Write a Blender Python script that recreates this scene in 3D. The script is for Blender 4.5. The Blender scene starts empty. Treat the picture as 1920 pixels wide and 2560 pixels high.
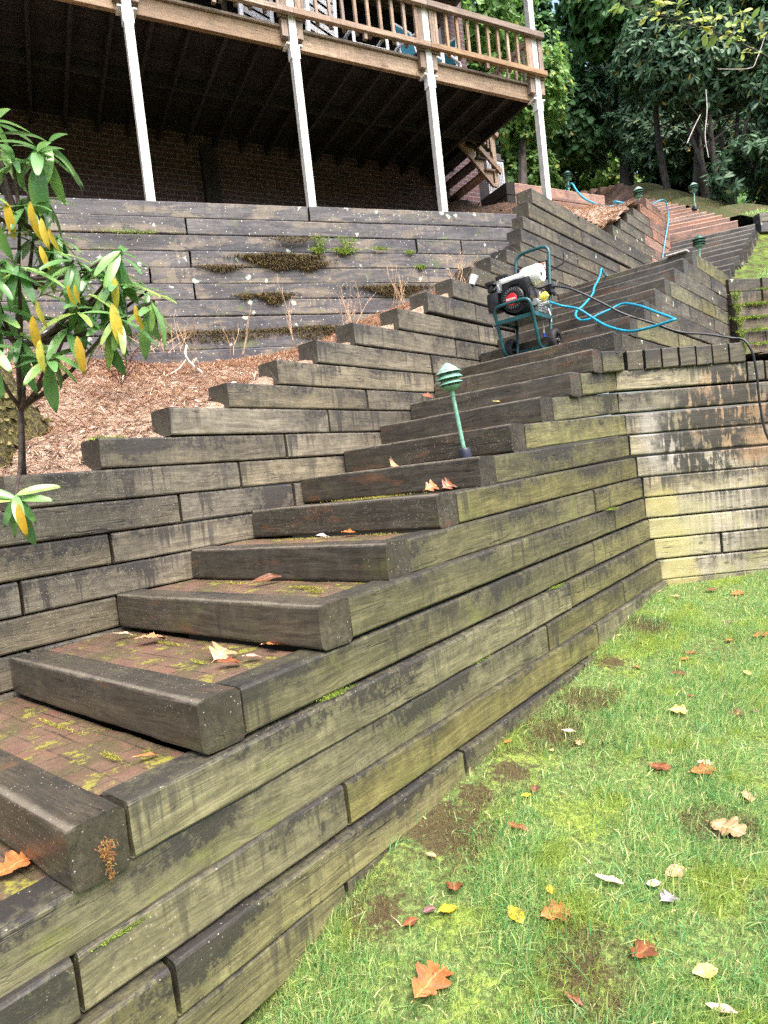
import bpy, bmesh, math, random
import numpy as np
from mathutils import Vector, Matrix, noise
SC = bpy.context.scene
COL = SC.collection
random.seed(7); RNG = np.random.default_rng(7)
R = math.radians
# ---------------------------------------------------------------- camera
cam = bpy.data.cameras.new("camera"); co = bpy.data.objects.new("camera", cam); COL.objects.link(co)
cam.sensor_fit = 'VERTICAL'; cam.sensor_height = 36; cam.lens = 22.781; cam.clip_end = 400; cam.clip_start = .05
_r = Vector((.99388, -.00515, -.11039)); _u = Vector((.11051, .04631, .9928)); _f = Vector((0, .99891, -.04659))
co.matrix_world = Matrix((( _r.x, _u.x, -_f.x, 0), (_r.y, _u.y, -_f.y, 0), (_r.z, _u.z, -_f.z, 0), (0, 0, 0, 1)))
SC.camera = co
# ---------------------------------------------------------------- sky and sun (overcast, rain)
SUN_EL, SUN_AZ = 58, 150          # azimuth: clockwise from +Y (camera looks along +Y)
w = bpy.data.worlds.new("World"); SC.world = w; w.use_nodes = True
wn = w.node_tree; bg = wn.nodes['Background']
sky = wn.nodes.new('ShaderNodeTexSky'); sky.sky_type = 'NISHITA'; sky.sun_disc = False
sky.sun_elevation = R(SUN_EL); sky.sun_rotation = R(SUN_AZ); sky.air_density = 1.0; sky.dust_density = 6.0; sky.ozone_density = 1.0
wn.links.new(sky.outputs[0], bg.inputs[0]); bg.inputs[1].default_value = 0.15
sl = bpy.data.lights.new("sun", 'SUN'); so = bpy.data.objects.new("sun", sl); COL.objects.link(so)
sl.energy = .7; sl.angle = R(45); sl.color = (.97, .98, 1)
_sd = Vector((math.sin(R(SUN_AZ)) * math.cos(R(SUN_EL)), math.cos(R(SUN_AZ)) * math.cos(R(SUN_EL)), math.sin(R(SUN_EL))))
so.rotation_euler = (-_sd).to_track_quat('-Z', 'Y').to_euler(); so.location = _sd * 30
SC.view_settings.view_transform = 'Standard'; SC.view_settings.look = 'None'
SC.cycles.use_denoising = False
SC.view_settings.exposure = 1.95; SC.view_settings.gamma = 1
# ---------------------------------------------------------------- frames
A = np.array([.64777, .76184]); B = np.array([-.76184, .64777]); P0 = np.array([-.893, 1.609])
def W(al, la, z): p = P0 + al * A + la * B; return (float(p[0]), float(p[1]), float(z))
DU = np.array([.8886, .4587]); DN = np.array([-.4587, .8886]); D0 = np.array([-.41, 7.24])
def D(u, n, z): p = D0 + u * DU + n * DN; return (float(p[0]), float(p[1]), float(z))
S = [(-.893,1.609,-.791),(-.633,1.957,-.611),(-.279,2.367,-.428),(-.012,2.758,-.262),(.263,3.128,-.087),(.539,3.489,.080),
     (.802,3.858,.261),(1.080,4.194,.436),(1.378,4.496,.612),(1.641,4.770,.795),(1.921,5.069,.965),(2.180,5.367,1.133),
     (2.425,5.652,1.307),(2.666,5.954,1.472),(2.902,6.254,1.638),(3.144,6.552,1.805),(3.395,6.858,1.970),(3.653,7.170,2.133)]
def alz(p): d = np.array(p[:2]) - P0; return float(d @ A), float(d @ B)
# ---------------------------------------------------------------- mesh helpers
def tag(o, label=None, cat=None, group=None, kind=None):
    if label: o['label'] = label
    if cat: o['category'] = cat
    if group: o['group'] = group
    if kind: o['kind'] = kind
    return o
def put(o, parent=None):
    COL.objects.link(o)
    if parent is not None:
        o.parent = parent; o.matrix_parent_inverse = Matrix.Identity(4)
    return o
def thing(name, label, cat, loc=(0, 0, 0), group=None, M=None):
    o = bpy.data.objects.new(name, None); o.empty_display_size = .1
    o.matrix_world = M if M is not None else Matrix.Translation(loc)
    COL.objects.link(o); return tag(o, label, cat, group)
def npmesh(name, V, T, mat, smooth=False):
    """V (n,3) T (m,3|4)"""
    V = np.ascontiguousarray(V, dtype=np.float32); T = np.ascontiguousarray(T, dtype=np.int32)
    k = T.shape[1]; me = bpy.data.meshes.new(name)
    me.vertices.add(len(V)); me.vertices.foreach_set('co', V.ravel())
    me.loops.add(T.size); me.loops.foreach_set('vertex_index', T.ravel())
    me.polygons.add(len(T)); me.polygons.foreach_set('loop_start', np.arange(0, T.size, k, dtype=np.int32))
    if smooth: me.polygons.foreach_set('use_smooth', np.ones(len(T), dtype=bool))
    me.update(calc_edges=True)
    if mat: me.materials.append(mat)
    return me
class MB:
    def __init__(s): s.v = []; s.f = []
    def add(s, v, f):
        n = len(s.v); s.v += [tuple(map(float, p)) for p in v]; s.f += [tuple(i + n for i in q) for q in f]; return s
    def box(s, lo, hi, M=None, ch=0.0):
        x0, y0, z0 = lo; x1, y1, z1 = hi
        if ch <= 0:
            v = [(x, y, z) for z in (z0, z1) for y in (y0, y1) for x in (x0, x1)]
            f = [(0, 2, 3, 1), (4, 5, 7, 6), (0, 1, 5, 4), (2, 6, 7, 3), (0, 4, 6, 2), (1, 3, 7, 5)]
        else:
            bm = bmesh.new(); bmesh.ops.create_cube(bm, size=1)
            for q in bm.verts: q.co = Vector(((x0 + x1) / 2 + q.co.x * (x1 - x0), (y0 + y1) / 2 + q.co.y * (y1 - y0), (z0 + z1) / 2 + q.co.z * (z1 - z0)))
            bmesh.ops.bevel(bm, geom=bm.edges[:], offset=ch, segments=2, affect='EDGES', profile=.6)
            bm.verts.ensure_lookup_table(); v = [q.co[:] for q in bm.verts]; f = [[q.index for q in p.verts] for p in bm.faces]; bm.free()
        if M is not None: v = [tuple(M @ Vector(p)) for p in v]
        return s.add(v, f)
    def tube(s, pts, r, n=8, cap=True):
        pts = [Vector(p) for p in pts]; m = len(pts); rr = r if isinstance(r, (list, tuple)) else [r] * m
        v = []; f = []; t0 = (pts[1] - pts[0]).normalized(); up = Vector((0, 0, 1)) if abs(t0.z) < .9 else Vector((1, 0, 0))
        a = t0.cross(up).normalized()
        for i, p in enumerate(pts):
            t = (pts[min(i + 1, m - 1)] - pts[max(i - 1, 0)])
            t = t.normalized() if t.length > 1e-9 else t0
            a = (a - t * a.dot(t)).normalized(); b = t.cross(a)
            for j in range(n):
                th = 2 * math.pi * j / n; v.append(p + (a * math.cos(th) + b * math.sin(th)) * rr[i])
        for i in range(m - 1):
            for j in range(n): f.append((i * n + j, i * n + (j + 1) % n, (i + 1) * n + (j + 1) % n, (i + 1) * n + j))
        if cap: f.append(tuple(range(n - 1, -1, -1))); f.append(tuple((m - 1) * n + j for j in range(n)))
        return s.add(v, f)
    def lathe(s, prof, n=24, M=None, closed=False):
        v = []; f = []; m = len(prof)
        for (r, z) in prof:
            for j in range(n): th = 2 * math.pi * j / n; v.append((r * math.cos(th), r * math.sin(th), z))
        rng = range(m if closed else m - 1)
        for i in rng:
            for j in range(n): k = (i + 1) % m; f.append((i * n + j, i * n + (j + 1) % n, k * n + (j + 1) % n, k * n + j))
        if M is not None: v = [tuple(M @ Vector(p)) for p in v]
        return s.add(v, f)
    def prism(s, poly, d0, d1, M=None):
        """poly in xz, extruded along y"""
        n = len(poly); v = [(x, d0, z) for x, z in poly] + [(x, d1, z) for x, z in poly]
        f = [tuple(range(n)), tuple(range(2 * n - 1, n - 1, -1))] + [(i, i + n, (i + 1) % n + n, (i + 1) % n) for i in range(n)]
        if M is not None: v = [tuple(M @ Vector(p)) for p in v]
        return s.add(v, f)
    def build(s, name, mat, parent=None, smooth=False, M=None, world=False):
        me = bpy.data.meshes.new(name); me.from_pydata(s.v, [], s.f)
        if smooth:
            for p in me.polygons: p.use_smooth = True
        if mat: me.materials.append(mat)
        bm = bmesh.new(); bm.from_mesh(me); bmesh.ops.recalc_face_normals(bm, faces=bm.faces[:]); bm.to_mesh(me); bm.free()
        o = bpy.data.objects.new(name, me)
        if M is not None: o.matrix_basis = M
        put(o, parent)
        if smooth: 
            for p in me.polygons: p.use_smooth = True
            try: me.set_sharp_from_angle(angle=R(40))
            except Exception: pass
        return o
def cat(pts, n=6):
    P = [Vector(p) for p in pts]; P = [P[0] * 2 - P[1]] + P + [P[-1] * 2 - P[-2]]; out = []
    for i in range(1, len(P) - 2):
        for k in range(n):
            t = k / n; p0, p1, p2, p3 = P[i - 1:i + 3]
            out.append(.5 * ((2 * p1) + (p2 - p0) * t + (2 * p0 - 5 * p1 + 4 * p2 - p3) * t * t + (3 * p1 - p0 - 3 * p2 + p3) * t ** 3))
    out.append(P[-2]); return out
def rnd2(pts, r, n=5):
    """round the corners of a polyline"""
    P = [Vector(p) for p in pts]; out = [P[0]]
    for i in range(1, len(P) - 1):
        a = (P[i - 1] - P[i]); b = (P[i + 1] - P[i]); q = min(r, a.length * .48, b.length * .48)
        s_, e_ = P[i] + a.normalized() * q, P[i] + b.normalized() * q
        for k in range(n + 1):
            t = k / n; out.append(s_ * (1 - t) ** 2 + P[i] * 2 * t * (1 - t) + e_ * t * t)
    out.append(P[-1]); return out
def hashn(ix, iy, seed=0):
    n = (ix.astype(np.int64) * 374761393 + iy.astype(np.int64) * 668265263 + seed * 982451653) & 0xffffffff
    n = ((n ^ (n >> 13)) * 1274126177) & 0xffffffff
    return ((n ^ (n >> 16)) & 0xffff) / 65535.0
def vnoise(x, y, sc=1.0, seed=0, oct=3):
    x = np.asarray(x, float) * sc; y = np.asarray(y, float) * sc; tot = 0; amp = 1; nrm = 0
    for o in range(oct):
        ix = np.floor(x); iy = np.floor(y); fx = x - ix; fy = y - iy; fx = fx * fx * (3 - 2 * fx); fy = fy * fy * (3 - 2 * fy)
        ix = ix.astype(int); iy = iy.astype(int)
        v = (hashn(ix, iy, seed + o) * (1 - fx) + hashn(ix + 1, iy, seed + o) * fx) * (1 - fy) + (hashn(ix, iy + 1, seed + o) * (1 - fx) + hashn(ix + 1, iy + 1, seed + o) * fx) * fy
        tot = tot + v * amp; nrm += amp; amp *= .5; x = x * 2.03; y = y * 2.03
    return tot / nrm
# ---------------------------------------------------------------- materials
class NT:
    def __init__(s, name):
        s.m = bpy.data.materials.new(name); s.m.use_nodes = True; s.t = s.m.node_tree; s.b = s.t.nodes['Principled BSDF']
    def n(s, ty, ins=None, **kw):
        nd = s.t.nodes.new(ty)
        for k, v in kw.items(): setattr(nd, k, v)
        for k, v in (ins or {}).items(): s.set(nd.inputs[k], v)
        return nd
    def set(s, sock, v):
        if isinstance(v, bpy.types.NodeSocket): s.t.links.new(v, sock)
        elif isinstance(v, (tuple, list)) and len(v) == 3 and sock.type == 'RGBA': sock.default_value = (*v, 1)
        else: sock.default_value = v
    def math(s, op, a, b=0.0, clamp=False):
        nd = s.n('ShaderNodeMath', operation=op, use_clamp=clamp); s.set(nd.inputs[0], a); s.set(nd.inputs[1], b); return nd.outputs[0]
    def mix(s, f, a, b, mode='MIX'):
        nd = s.n('ShaderNodeMix', data_type='RGBA', blend_type=mode); s.set(nd.inputs[0], f); s.set(nd.inputs[6], a); s.set(nd.inputs[7], b); return nd.outputs[2]
    def vscale(s, v, sc):
        nd = s.n('ShaderNodeVectorMath', operation='MULTIPLY'); s.set(nd.inputs[0], v); nd.inputs[1].default_value = sc if isinstance(sc, (tuple, list)) else (sc, sc, sc); return nd.outputs[0]
    def noise(s, v, scale=1.0, detail=4, rough=.6, dist=0.0):
        nd = s.n('ShaderNodeTexNoise', {'Vector': v, 'Scale': scale, 'Detail': detail, 'Roughness': rough, 'Distortion': dist}); return nd.outputs[0]
    def ramp(s, f, lo, hi):
        nd = s.n('ShaderNodeMapRange', {'Value': f, 'From Min': lo, 'From Max': hi}); nd.interpolation_type = 'SMOOTHSTEP'; return nd.outputs[0]
    def obj(s): return s.n('ShaderNodeTexCoord').outputs['Object']
    def pos(s): return s.n('ShaderNodeNewGeometry').outputs['Position']
    def rnd(s): return s.n('ShaderNodeObjectInfo').outputs['Random']
    def island(s): return s.n('ShaderNodeNewGeometry').outputs['Random Per Island']
    def out(s, col, rough=.6, bump=None, bs=.5, bd=.01, spec=.5, metal=0.0):
        s.set(s.b.inputs['Base Color'], col); s.set(s.b.inputs['Roughness'], rough); s.set(s.b.inputs['Specular IOR Level'], spec); s.set(s.b.inputs['Metallic'], metal)
        if bump is not None:
            bp = s.n('ShaderNodeBump', {'Height': bump, 'Strength': bs, 'Distance': bd}); s.t.links.new(bp.outputs[0], s.b.inputs['Normal'])
        return s.m
def plain(name, col, rough=.5, metal=0.0, var=.15, sc=20, bump=.0):
    t = NT(name); p = t.obj(); n = t.noise(p, sc, 4); c2 = tuple(min(1, c * (1 - var)) for c in col); c1 = tuple(min(1, c * (1 + var)) for c in col)
    return t.out(t.mix(t.ramp(n, .35, .65), c2, c1), rough, n if bump else None, bump, .005, metal=metal)
def wood(name, light, dark, stain=(.018, .017, .016), stain_amt=.5, streak=.5, specks=0.0, green=0.0, greencol=(.12, .17, .03), lichen=0.0, rust=0.0, rustcol=(.33, .15, .06), rough=.5, edge=.6, sat=1.0, extra=None, bumps=.6, wet=0.0, endk=.75, edge_glint=0.0):
    t = NT(name); o = t.obj(); rn = t.rnd()
    off = t.n('ShaderNodeCombineXYZ', {0: t.math('MULTIPLY', rn, 61.0), 1: t.math('MULTIPLY', rn, 37.0), 2: 0.0}).outputs[0]
    p = t.n('ShaderNodeVectorMath', operation='ADD'); t.set(p.inputs[0], o); t.set(p.inputs[1], off); p = p.outputs[0]
    warp = t.noise(t.vscale(p, (1.6, 5, 5)), 1, 3, .5)
    pw = t.n('ShaderNodeVectorMath', operation='ADD'); t.set(pw.inputs[0], p); t.set(pw.inputs[1], t.n('ShaderNodeCombineXYZ', {0: 0.0, 1: t.math('MULTIPLY', warp, .05), 2: t.math('MULTIPLY', warp, .10)}).outputs[0]); pw = pw.outputs[0]
    grain = t.noise(t.vscale(pw, (2.0, 38, 38)), 1, 5, .62)
    fine = t.noise(t.vscale(pw, (7, 170, 170)), 1, 3, .6)
    crack = t.ramp(t.math('ABSOLUTE', t.math('SUBTRACT', t.noise(t.vscale(pw, (1.1, 30, 30)), 1, 2, .5), .5)), .018, .0)
    crack = t.math('MULTIPLY', crack, t.ramp(t.noise(t.vscale(p, (2, 6, 6)), 1, 2), .5, .62))
    big = t.noise(t.vscale(p, (2.6, 5, 5)), 1, 5, .65)
    mid = t.noise(t.vscale(p, (9, 9, 9)), 1, 6, .7)
    col = t.mix(t.ramp(grain, .34, .66), dark, light)
    col = t.mix(t.math('MULTIPLY', t.ramp(fine, .62, .36), .55), col, tuple(c * .45 for c in dark))
    col = t.mix(t.math('MULTIPLY', t.ramp(mid, .45, .7), .35), col, tuple(min(1, c * 1.35) for c in light))
    hs = t.n('ShaderNodeHueSaturation', {'Hue': .5, 'Saturation': t.math('ADD', sat * .8, t.math('MULTIPLY', t.math('FRACT', t.math('MULTIPLY', rn, 7.31)), .4)), 'Value': t.math('ADD', .72, t.math('MULTIPLY', rn, .56)), 'Color': col}); col = hs.outputs[0]
    wp = t.pos()
    if rust > 0:
        rs = t.noise(t.vscale(p, (2.2, 4, 9)), 1, 5, .6, .4); m = t.ramp(rs, .66 - rust * .2, .72 - rust * .2); col = t.mix(t.math('MULTIPLY', m, .85), col, t.mix(grain, tuple(c * .5 for c in rustcol), rustcol))
    if green > 0:
        gn = t.noise(t.vscale(p, (3, 6, 5)), 1, 5, .65, .3); m = t.ramp(gn, .62 - green * .25, .78 - green * .2); col = t.mix(t.math('MULTIPLY', m, .75), col, greencol)
    # mildew: large ragged colonies, thin run marks from the upper edge, dirty arrises, gritty speckle
    yy = t.n('ShaderNodeSeparateXYZ', {0: o}).outputs[1]; z = t.n('ShaderNodeSeparateXYZ', {0: o}).outputs[2]
    hf = t.noise(t.vscale(p, (26, 26, 22)), 1, 8, .78); hg = t.noise(t.vscale(p, (150, 150, 150)), 1, 3, .7)
    lowf = t.noise(t.vscale(p, (1.5, 3, 3.5)), 1, 3, .5, .5)
    top = t.ramp(z, -.17, .005)
    sm = t.math('ADD', lowf, t.math('ADD', t.math('MULTIPLY', t.math('SUBTRACT', hf, .5), .75), t.math('MULTIPLY', t.math('SUBTRACT', top, .45), edge * .3)))
    lo = .80 - stain_amt * .36
    st = t.math('MULTIPLY', t.ramp(sm, lo, lo + .10), .95)
    soft = t.math('MULTIPLY', t.ramp(t.math('ADD', sm, t.math('MULTIPLY', t.math('SUBTRACT', grain, .5), .3)), lo - .16, lo + .06), .5)
    run = t.noise(t.vscale(p, (34, 34, 1.3)), 1, 4, .65); rn2 = t.noise(t.vscale(p, (11, 11, .6)), 1, 2, .5); pres = t.noise(t.vscale(p, (1.9, 2, .01)), 1, 2)
    dr = t.math('MULTIPLY', t.ramp(t.math('ADD', t.math('MULTIPLY', run, .6), t.math('ADD', t.math('MULTIPLY', rn2, .55), t.math('MULTIPLY', top, .12))), .66 - streak * .06, .76 - streak * .06), t.ramp(pres, .42, .6)); dr = t.math('MULTIPLY', dr, .92 * min(1, streak + .2))
    st = t.math('MAXIMUM', t.math('MAXIMUM', st, dr), soft)
    col = t.mix(st, col, t.mix(hg, stain, tuple(c * 2.6 for c in stain)))
    col = t.mix(t.math('MULTIPLY', t.ramp(hg, .56, .70), .38), col, tuple(c * .35 for c in dark)); col = t.mix(t.math('MULTIPLY', t.ramp(hg, .42, .30), .22), col, tuple(min(1, c * 1.5) for c in light))
    eb = t.math('MAXIMUM', t.ramp(t.math('ADD', z, t.math('MULTIPLY', hf, .03)), .002, .02), t.ramp(t.math('ADD', z, t.math('MULTIPLY', hf, -.035)), -.166, -.186))
    if edge_glint: eb = t.ramp(t.math('ADD', z, t.math('MULTIPLY', hf, -.035)), -.166, -.186)
    col = t.mix(t.math('MULTIPLY', eb, edge), col, stain)
    if edge_glint: col = t.mix(t.math('MULTIPLY', t.math('MULTIPLY', t.ramp(t.math('ADD', z, t.math('MULTIPLY', hf, -.022)), -.024, -.014), t.ramp(t.math('ADD', yy, t.math('MULTIPLY', hf, -.03)), -.046, -.026)), edge_glint), col, tuple(min(1, c * 2.6 + .03) for c in light))  # pale nosing line: sky reflection on the wet edge, painted into the colour
    nx = t.math('ABSOLUTE', t.n('ShaderNodeSeparateXYZ', {0: t.n('ShaderNodeTexCoord').outputs['Normal']}).outputs[0])
    col = t.mix(t.math('MULTIPLY', t.ramp(nx, .6, .9), endk), col, t.mix(mid, stain, tuple(c * .55 for c in dark)))
    if extra: col = extra(t, col, p, wp, grain, fine, mid, run)
    if lichen > 0:
        vo = t.n('ShaderNodeTexVoronoi', {'Vector': t.n('ShaderNodeVectorMath', {0: t.vscale(wp, 13), 1: t.n('ShaderNodeTexNoise', {'Vector': wp, 'Scale': 22, 'Detail': 4}).outputs[1]}, operation='ADD').outputs[0], 'Scale': 1.0})
        pick = t.ramp(t.n('ShaderNodeSeparateColor', {0: vo.outputs[1]}).outputs[0], .985 - lichen * .35, .99 - lichen * .35)
        m = t.math('MULTIPLY', t.ramp(vo.outputs[0], .36, .26), pick); m = t.math('MULTIPLY', m, t.ramp(t.noise(wp, 90, 3), .35, .5))
        col = t.mix(m, col, t.mix(mid, (.28, .36, .26), (.58, .64, .56)))
        vs = t.n('ShaderNodeTexVoronoi', {'Vector': t.vscale(wp, 55), 'Scale': 1.0}); ps = t.ramp(t.n('ShaderNodeSeparateColor', {0: vs.outputs[1]}).outputs[1], .97 - lichen * .3, .975 - lichen * .3)
        col = t.mix(t.math('MULTIPLY', t.ramp(vs.outputs[0], .3, .2), ps), col, (.5, .54, .5))
    if specks > 0:
        vs = t.n('ShaderNodeTexVoronoi', {'Vector': t.vscale(p, 95), 'Scale': 1.0}); ps = t.ramp(t.n('ShaderNodeSeparateColor', {0: vs.outputs[1]}).outputs[1], .985 - specks * .25, .99 - specks * .25)
        col = t.mix(t.math('MULTIPLY', t.math('MULTIPLY', t.ramp(vs.outputs[0], .25, .15), ps), .8), col, (.42, .38, .33))
    col = t.mix(t.math('MULTIPLY', crack, .8), col, tuple(c * .6 for c in stain))
    bump = t.math('ADD', t.math('ADD', t.math('MULTIPLY', grain, .5), t.math('MULTIPLY', fine, .3)), t.math('ADD', t.math('MULTIPLY', t.math('SUBTRACT', mid, crack), .45), t.math('MULTIPLY', hg, .22)))
    rg = t.math('ADD', rough - wet * .15, t.math('MULTIPLY', mid, .3))
    return t.out(col, rg, bump, bumps, .006, .45)
def at(t, wp, c, r, soft=.25, amp=.0, nz=None):
    """mask of a blotch: 1 near world point c, ragged by noise"""
    d = t.n('ShaderNodeVectorMath', operation='DISTANCE'); t.set(d.inputs[0], wp); d.inputs[1].default_value = c
    v = d.outputs['Value']
    if nz is not None: v = t.math('ADD', v, t.math('MULTIPLY', t.math('SUBTRACT', nz, .5), amp))
    return t.ramp(v, r, r * (1 - soft))
def right_extra(t, col, p, wp, grain, fine, mid, run):
    nz = t.noise(t.vscale(wp, (6, 6, 9)), 1, 6, .7)
    m = t.math('MAXIMUM', at(t, wp, (2.2, 5.19, .2), .22, .75, .3, nz), at(t, wp, (2.27, 5.2, .02), .24, .75, .3, nz))
    col = t.mix(t.math('MULTIPLY', m, .55), col, t.mix(grain, (.3, .28, .25), (.55, .53, .52)))
    m = t.math('MULTIPLY', t.math('MAXIMUM', at(t, wp, (2.75, 5.24, -.5), .6, .7, .4, nz), at(t, wp, (2.6, 5.24, -.75), .5, .7, .3, nz)), t.ramp(run, .4, .6))
    col = t.mix(t.math('MULTIPLY', m, .5), col, (.5, .46, .38))
    y = t.math('MAXIMUM', t.math('MAXIMUM', at(t, wp, (2.24, 5.19, -.45), .2, .6, .25, nz), at(t, wp, (2.28, 5.19, -.72), .22, .5, .25, nz)), at(t, wp, (2.34, 5.19, -1.0), .21, .4, .2, nz))
    col = t.mix(t.math('MULTIPLY', y, .7), col, t.mix(mid, (.3, .26, .09), (.48, .43, .19)))
    ag = t.math('MULTIPLY', t.ramp(t.n('ShaderNodeSeparateXYZ', {0: wp}).outputs[2], -.2, -.55), t.ramp(t.noise(t.vscale(wp, (2.5, 2, 4)), 1, 5, .65), .42, .6))
    col = t.mix(t.math('MULTIPLY', ag, .55), col, t.mix(mid, (.28, .27, .12), (.42, .4, .22)))
    # orange bare wood with a ragged black tide line
    om = t.math('MULTIPLY', t.math('MAXIMUM', at(t, wp, (2.8, 5.25, .3), .34, .3, .5, nz), at(t, wp, (3.05, 5.27, .1), .34, .3, .5, nz)), t.ramp(t.math('ADD', nz, t.math('MULTIPLY', run, .6)), .62, .72))
    col = t.mix(t.math('MULTIPLY', om, .7), col, t.mix(grain, (.22, .125, .065), (.38, .25, .15)))
    bl = t.noise(t.vscale(wp, (9, 9, 5)), 1, 6, .7)
    bm_ = t.math('MULTIPLY', t.math('MAXIMUM', at(t, wp, (2.62, 5.24, .1), .5, .4, .5, nz), at(t, wp, (3.1, 5.28, .55), .6, .4, .5, nz)), t.ramp(t.math('ADD', bl, t.math('MULTIPLY', run, .5)), .66, .76))
    col = t.mix(t.math('MULTIPLY', bm_, .95), col, t.mix(fine, (.014, .014, .014), (.05, .048, .04)))
    kn = t.n('ShaderNodeTexVoronoi', {'Vector': t.vscale(wp, (3.1, .1, 5.9)), 'Scale': 1.0})
    col = t.mix(t.math('MULTIPLY', t.ramp(kn.outputs[0], .1, .05), .7), col, (.06, .045, .03))
    return col
MAT = {}
MAT['front'] = wood('wood_olive', (.205, .19, .092), (.105, .097, .05), stain_amt=.58, streak=.6, green=.3, greencol=(.15, .165, .05), rough=.4, edge=.75, specks=.1, endk=.3)
MAT['step'] = wood('wood_wet_step', (.105, .092, .07), (.052, .046, .038), stain_amt=.54, streak=.4, specks=.5, green=.25, greencol=(.1, .1, .045), rust=.3, rustcol=(.16, .09, .055), rough=.27, edge=.45, wet=.3, endk=.2, bumps=.45, edge_glint=.34)
MAT['left'] = wood('wood_side', (.225, .195, .13), (.115, .1, .068), stain_amt=.66, streak=.75, specks=.35, green=.16, greencol=(.13, .13, .06), rough=.48, edge=.65, sat=.85)
MAT['back'] = wood('wood_black', (.12, .114, .116), (.05, .048, .054), stain=(.018, .018, .024), stain_amt=.62, streak=.5, specks=.3, lichen=.18, green=.2, rust=.75, rustcol=(.24, .2, .15), rough=.45, edge=.35, sat=.75)
MAT['right'] = wood('wood_bleached', (.34, .3, .2), (.2, .175, .11), stain_amt=.52, streak=.9, green=.2, greencol=(.2, .19, .08), rough=.38, edge=.65, extra=right_extra, sat=.85)
MAT['mossy'] = wood('wood_mossy', (.24, .19, .13), (.11, .09, .06), stain_amt=.62, streak=.9, green=.3, rough=.45, edge=.7)
MAT['upper'] = wood('wood_upper', (.155, .132, .082), (.07, .06, .042), stain_amt=.6, streak=.6, specks=.25, lichen=.05, green=.22, greencol=(.12, .12, .05), rough=.48, edge=.65, endk=.5, sat=.85)
MAT['washed'] = wood('wood_washed', (.36, .2, .135), (.19, .1, .068), stain=(.05, .035, .03), stain_amt=.5, streak=.3, rough=.35, edge=.4, edge_glint=.5)
MAT['deckwood'] = wood('wood_deck', (.46, .31, .18), (.3, .19, .105), stain=(.1, .06, .035), stain_amt=.22, streak=.2, rough=.4, edge=.12)
MAT['deckold'] = wood('wood_deck_grey', (.36, .26, .19), (.23, .165, .12), stain=(.06, .045, .035), stain_amt=.3, streak=.2, rough=.5, edge=.12)
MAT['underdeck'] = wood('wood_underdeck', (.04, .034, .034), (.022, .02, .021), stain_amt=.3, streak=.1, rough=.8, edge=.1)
# ---------------------------------------------------------------- timbers
MW = {}
def base(name, label, cat, loc, group=None):
    o = thing(name, label, cat, loc, group); MW[o.name] = Matrix.Translation(loc); return o
def place(o, parent, Mw):
    if parent is not None: Mw = MW[parent.name].inverted() @ Mw
    o.matrix_basis = Mw
def timber(name, a, b, h, d, out, mat, parent, ch=.010, rough=1.0, lean=0.0):
    """squared timber: its top outer arris runs from a to b; d deep behind the face, h high; out = outward plan normal"""
    a = Vector(a); b = Vector(b); out = Vector((out[0], out[1], 0)).normalized()
    x = (b - a); L = x.length; x.normalize()
    if Vector((0, 0, 1)).cross(x).dot(out) < 0: a, b = b, a; x = -x
    z0 = Vector((0, 0, 1)); y = z0.cross(x).normalized(); z = x.cross(y).normalized()
    c = ch; prof = [(0, -c), (0, -h * .35), (0, -h * .68), (0, -h + c), (-c * .35, -h + c * .3), (-c, -h), (-d * .5, -h), (-d + c, -h), (-d, -h + c), (-d, -h * .5), (-d, -c), (-d + c, 0), (-d * .66, 0), (-d * .33, 0), (-c, 0), (-c * .3, -c * .3)]
    n = max(2, int(L / .11)); m = len(prof); v = []; f = []; sd = random.random() * 100
    for i in range(n + 1):
        t = i / n; px = t * L
        if 0 < i < n: px += random.uniform(-.02, .02)
        sag = (noise.noise((px * 1.1, sd, 0)) * .006 + noise.noise((px * 3, sd, 9)) * .002) * rough
        for j, (py, pz) in enumerate(prof):
            k = noise.noise((px * 5, sd + j * 1.7, 3)) * .0022 * rough
            e = 1.0
            if j in (15, 0, 14): k2 = -abs(noise.noise((px * 6.5, sd + 50, 1))) * .006 * rough
            elif j in (4, 3, 5): k2 = -abs(noise.noise((px * 6.5, sd + 80, 1))) * .005 * rough
            else: k2 = 0
            qx = px
            if i == 0: qx += (abs(py) < c * .5 or pz > -c * .5) * c * .5 + random.uniform(0, .003)
            if i == n: qx -= (abs(py) < c * .5 or pz > -c * .5) * c * .5 + random.uniform(0, .003)
            v.append((qx, py + sag * .7 + k + k2 * (1 if py > -d / 2 else -1) * .7, pz + sag * .4 + (k2 if pz > -h / 2 else -k2) * .7))
    for i in range(n):
        for j in range(m): f.append((i * m + j, (i + 1) * m + j, (i + 1) * m + (j + 1) % m, i * m + (j + 1) % m))
    f.append(tuple(range(m))); f.append(tuple(n * m + j for j in range(m - 1, -1, -1)))
    me = bpy.data.meshes.new(name); me.from_pydata(v, [], f); me.materials.append(mat)
    o = bpy.data.objects.new(name, me); put(o, parent)
    M = Matrix(((x.x, y.x, z.x, a.x), (x.y, y.y, z.y, a.y), (x.z, y.z, z.z, a.z), (0, 0, 0, 1)))
    place(o, parent, M); return o
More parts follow.
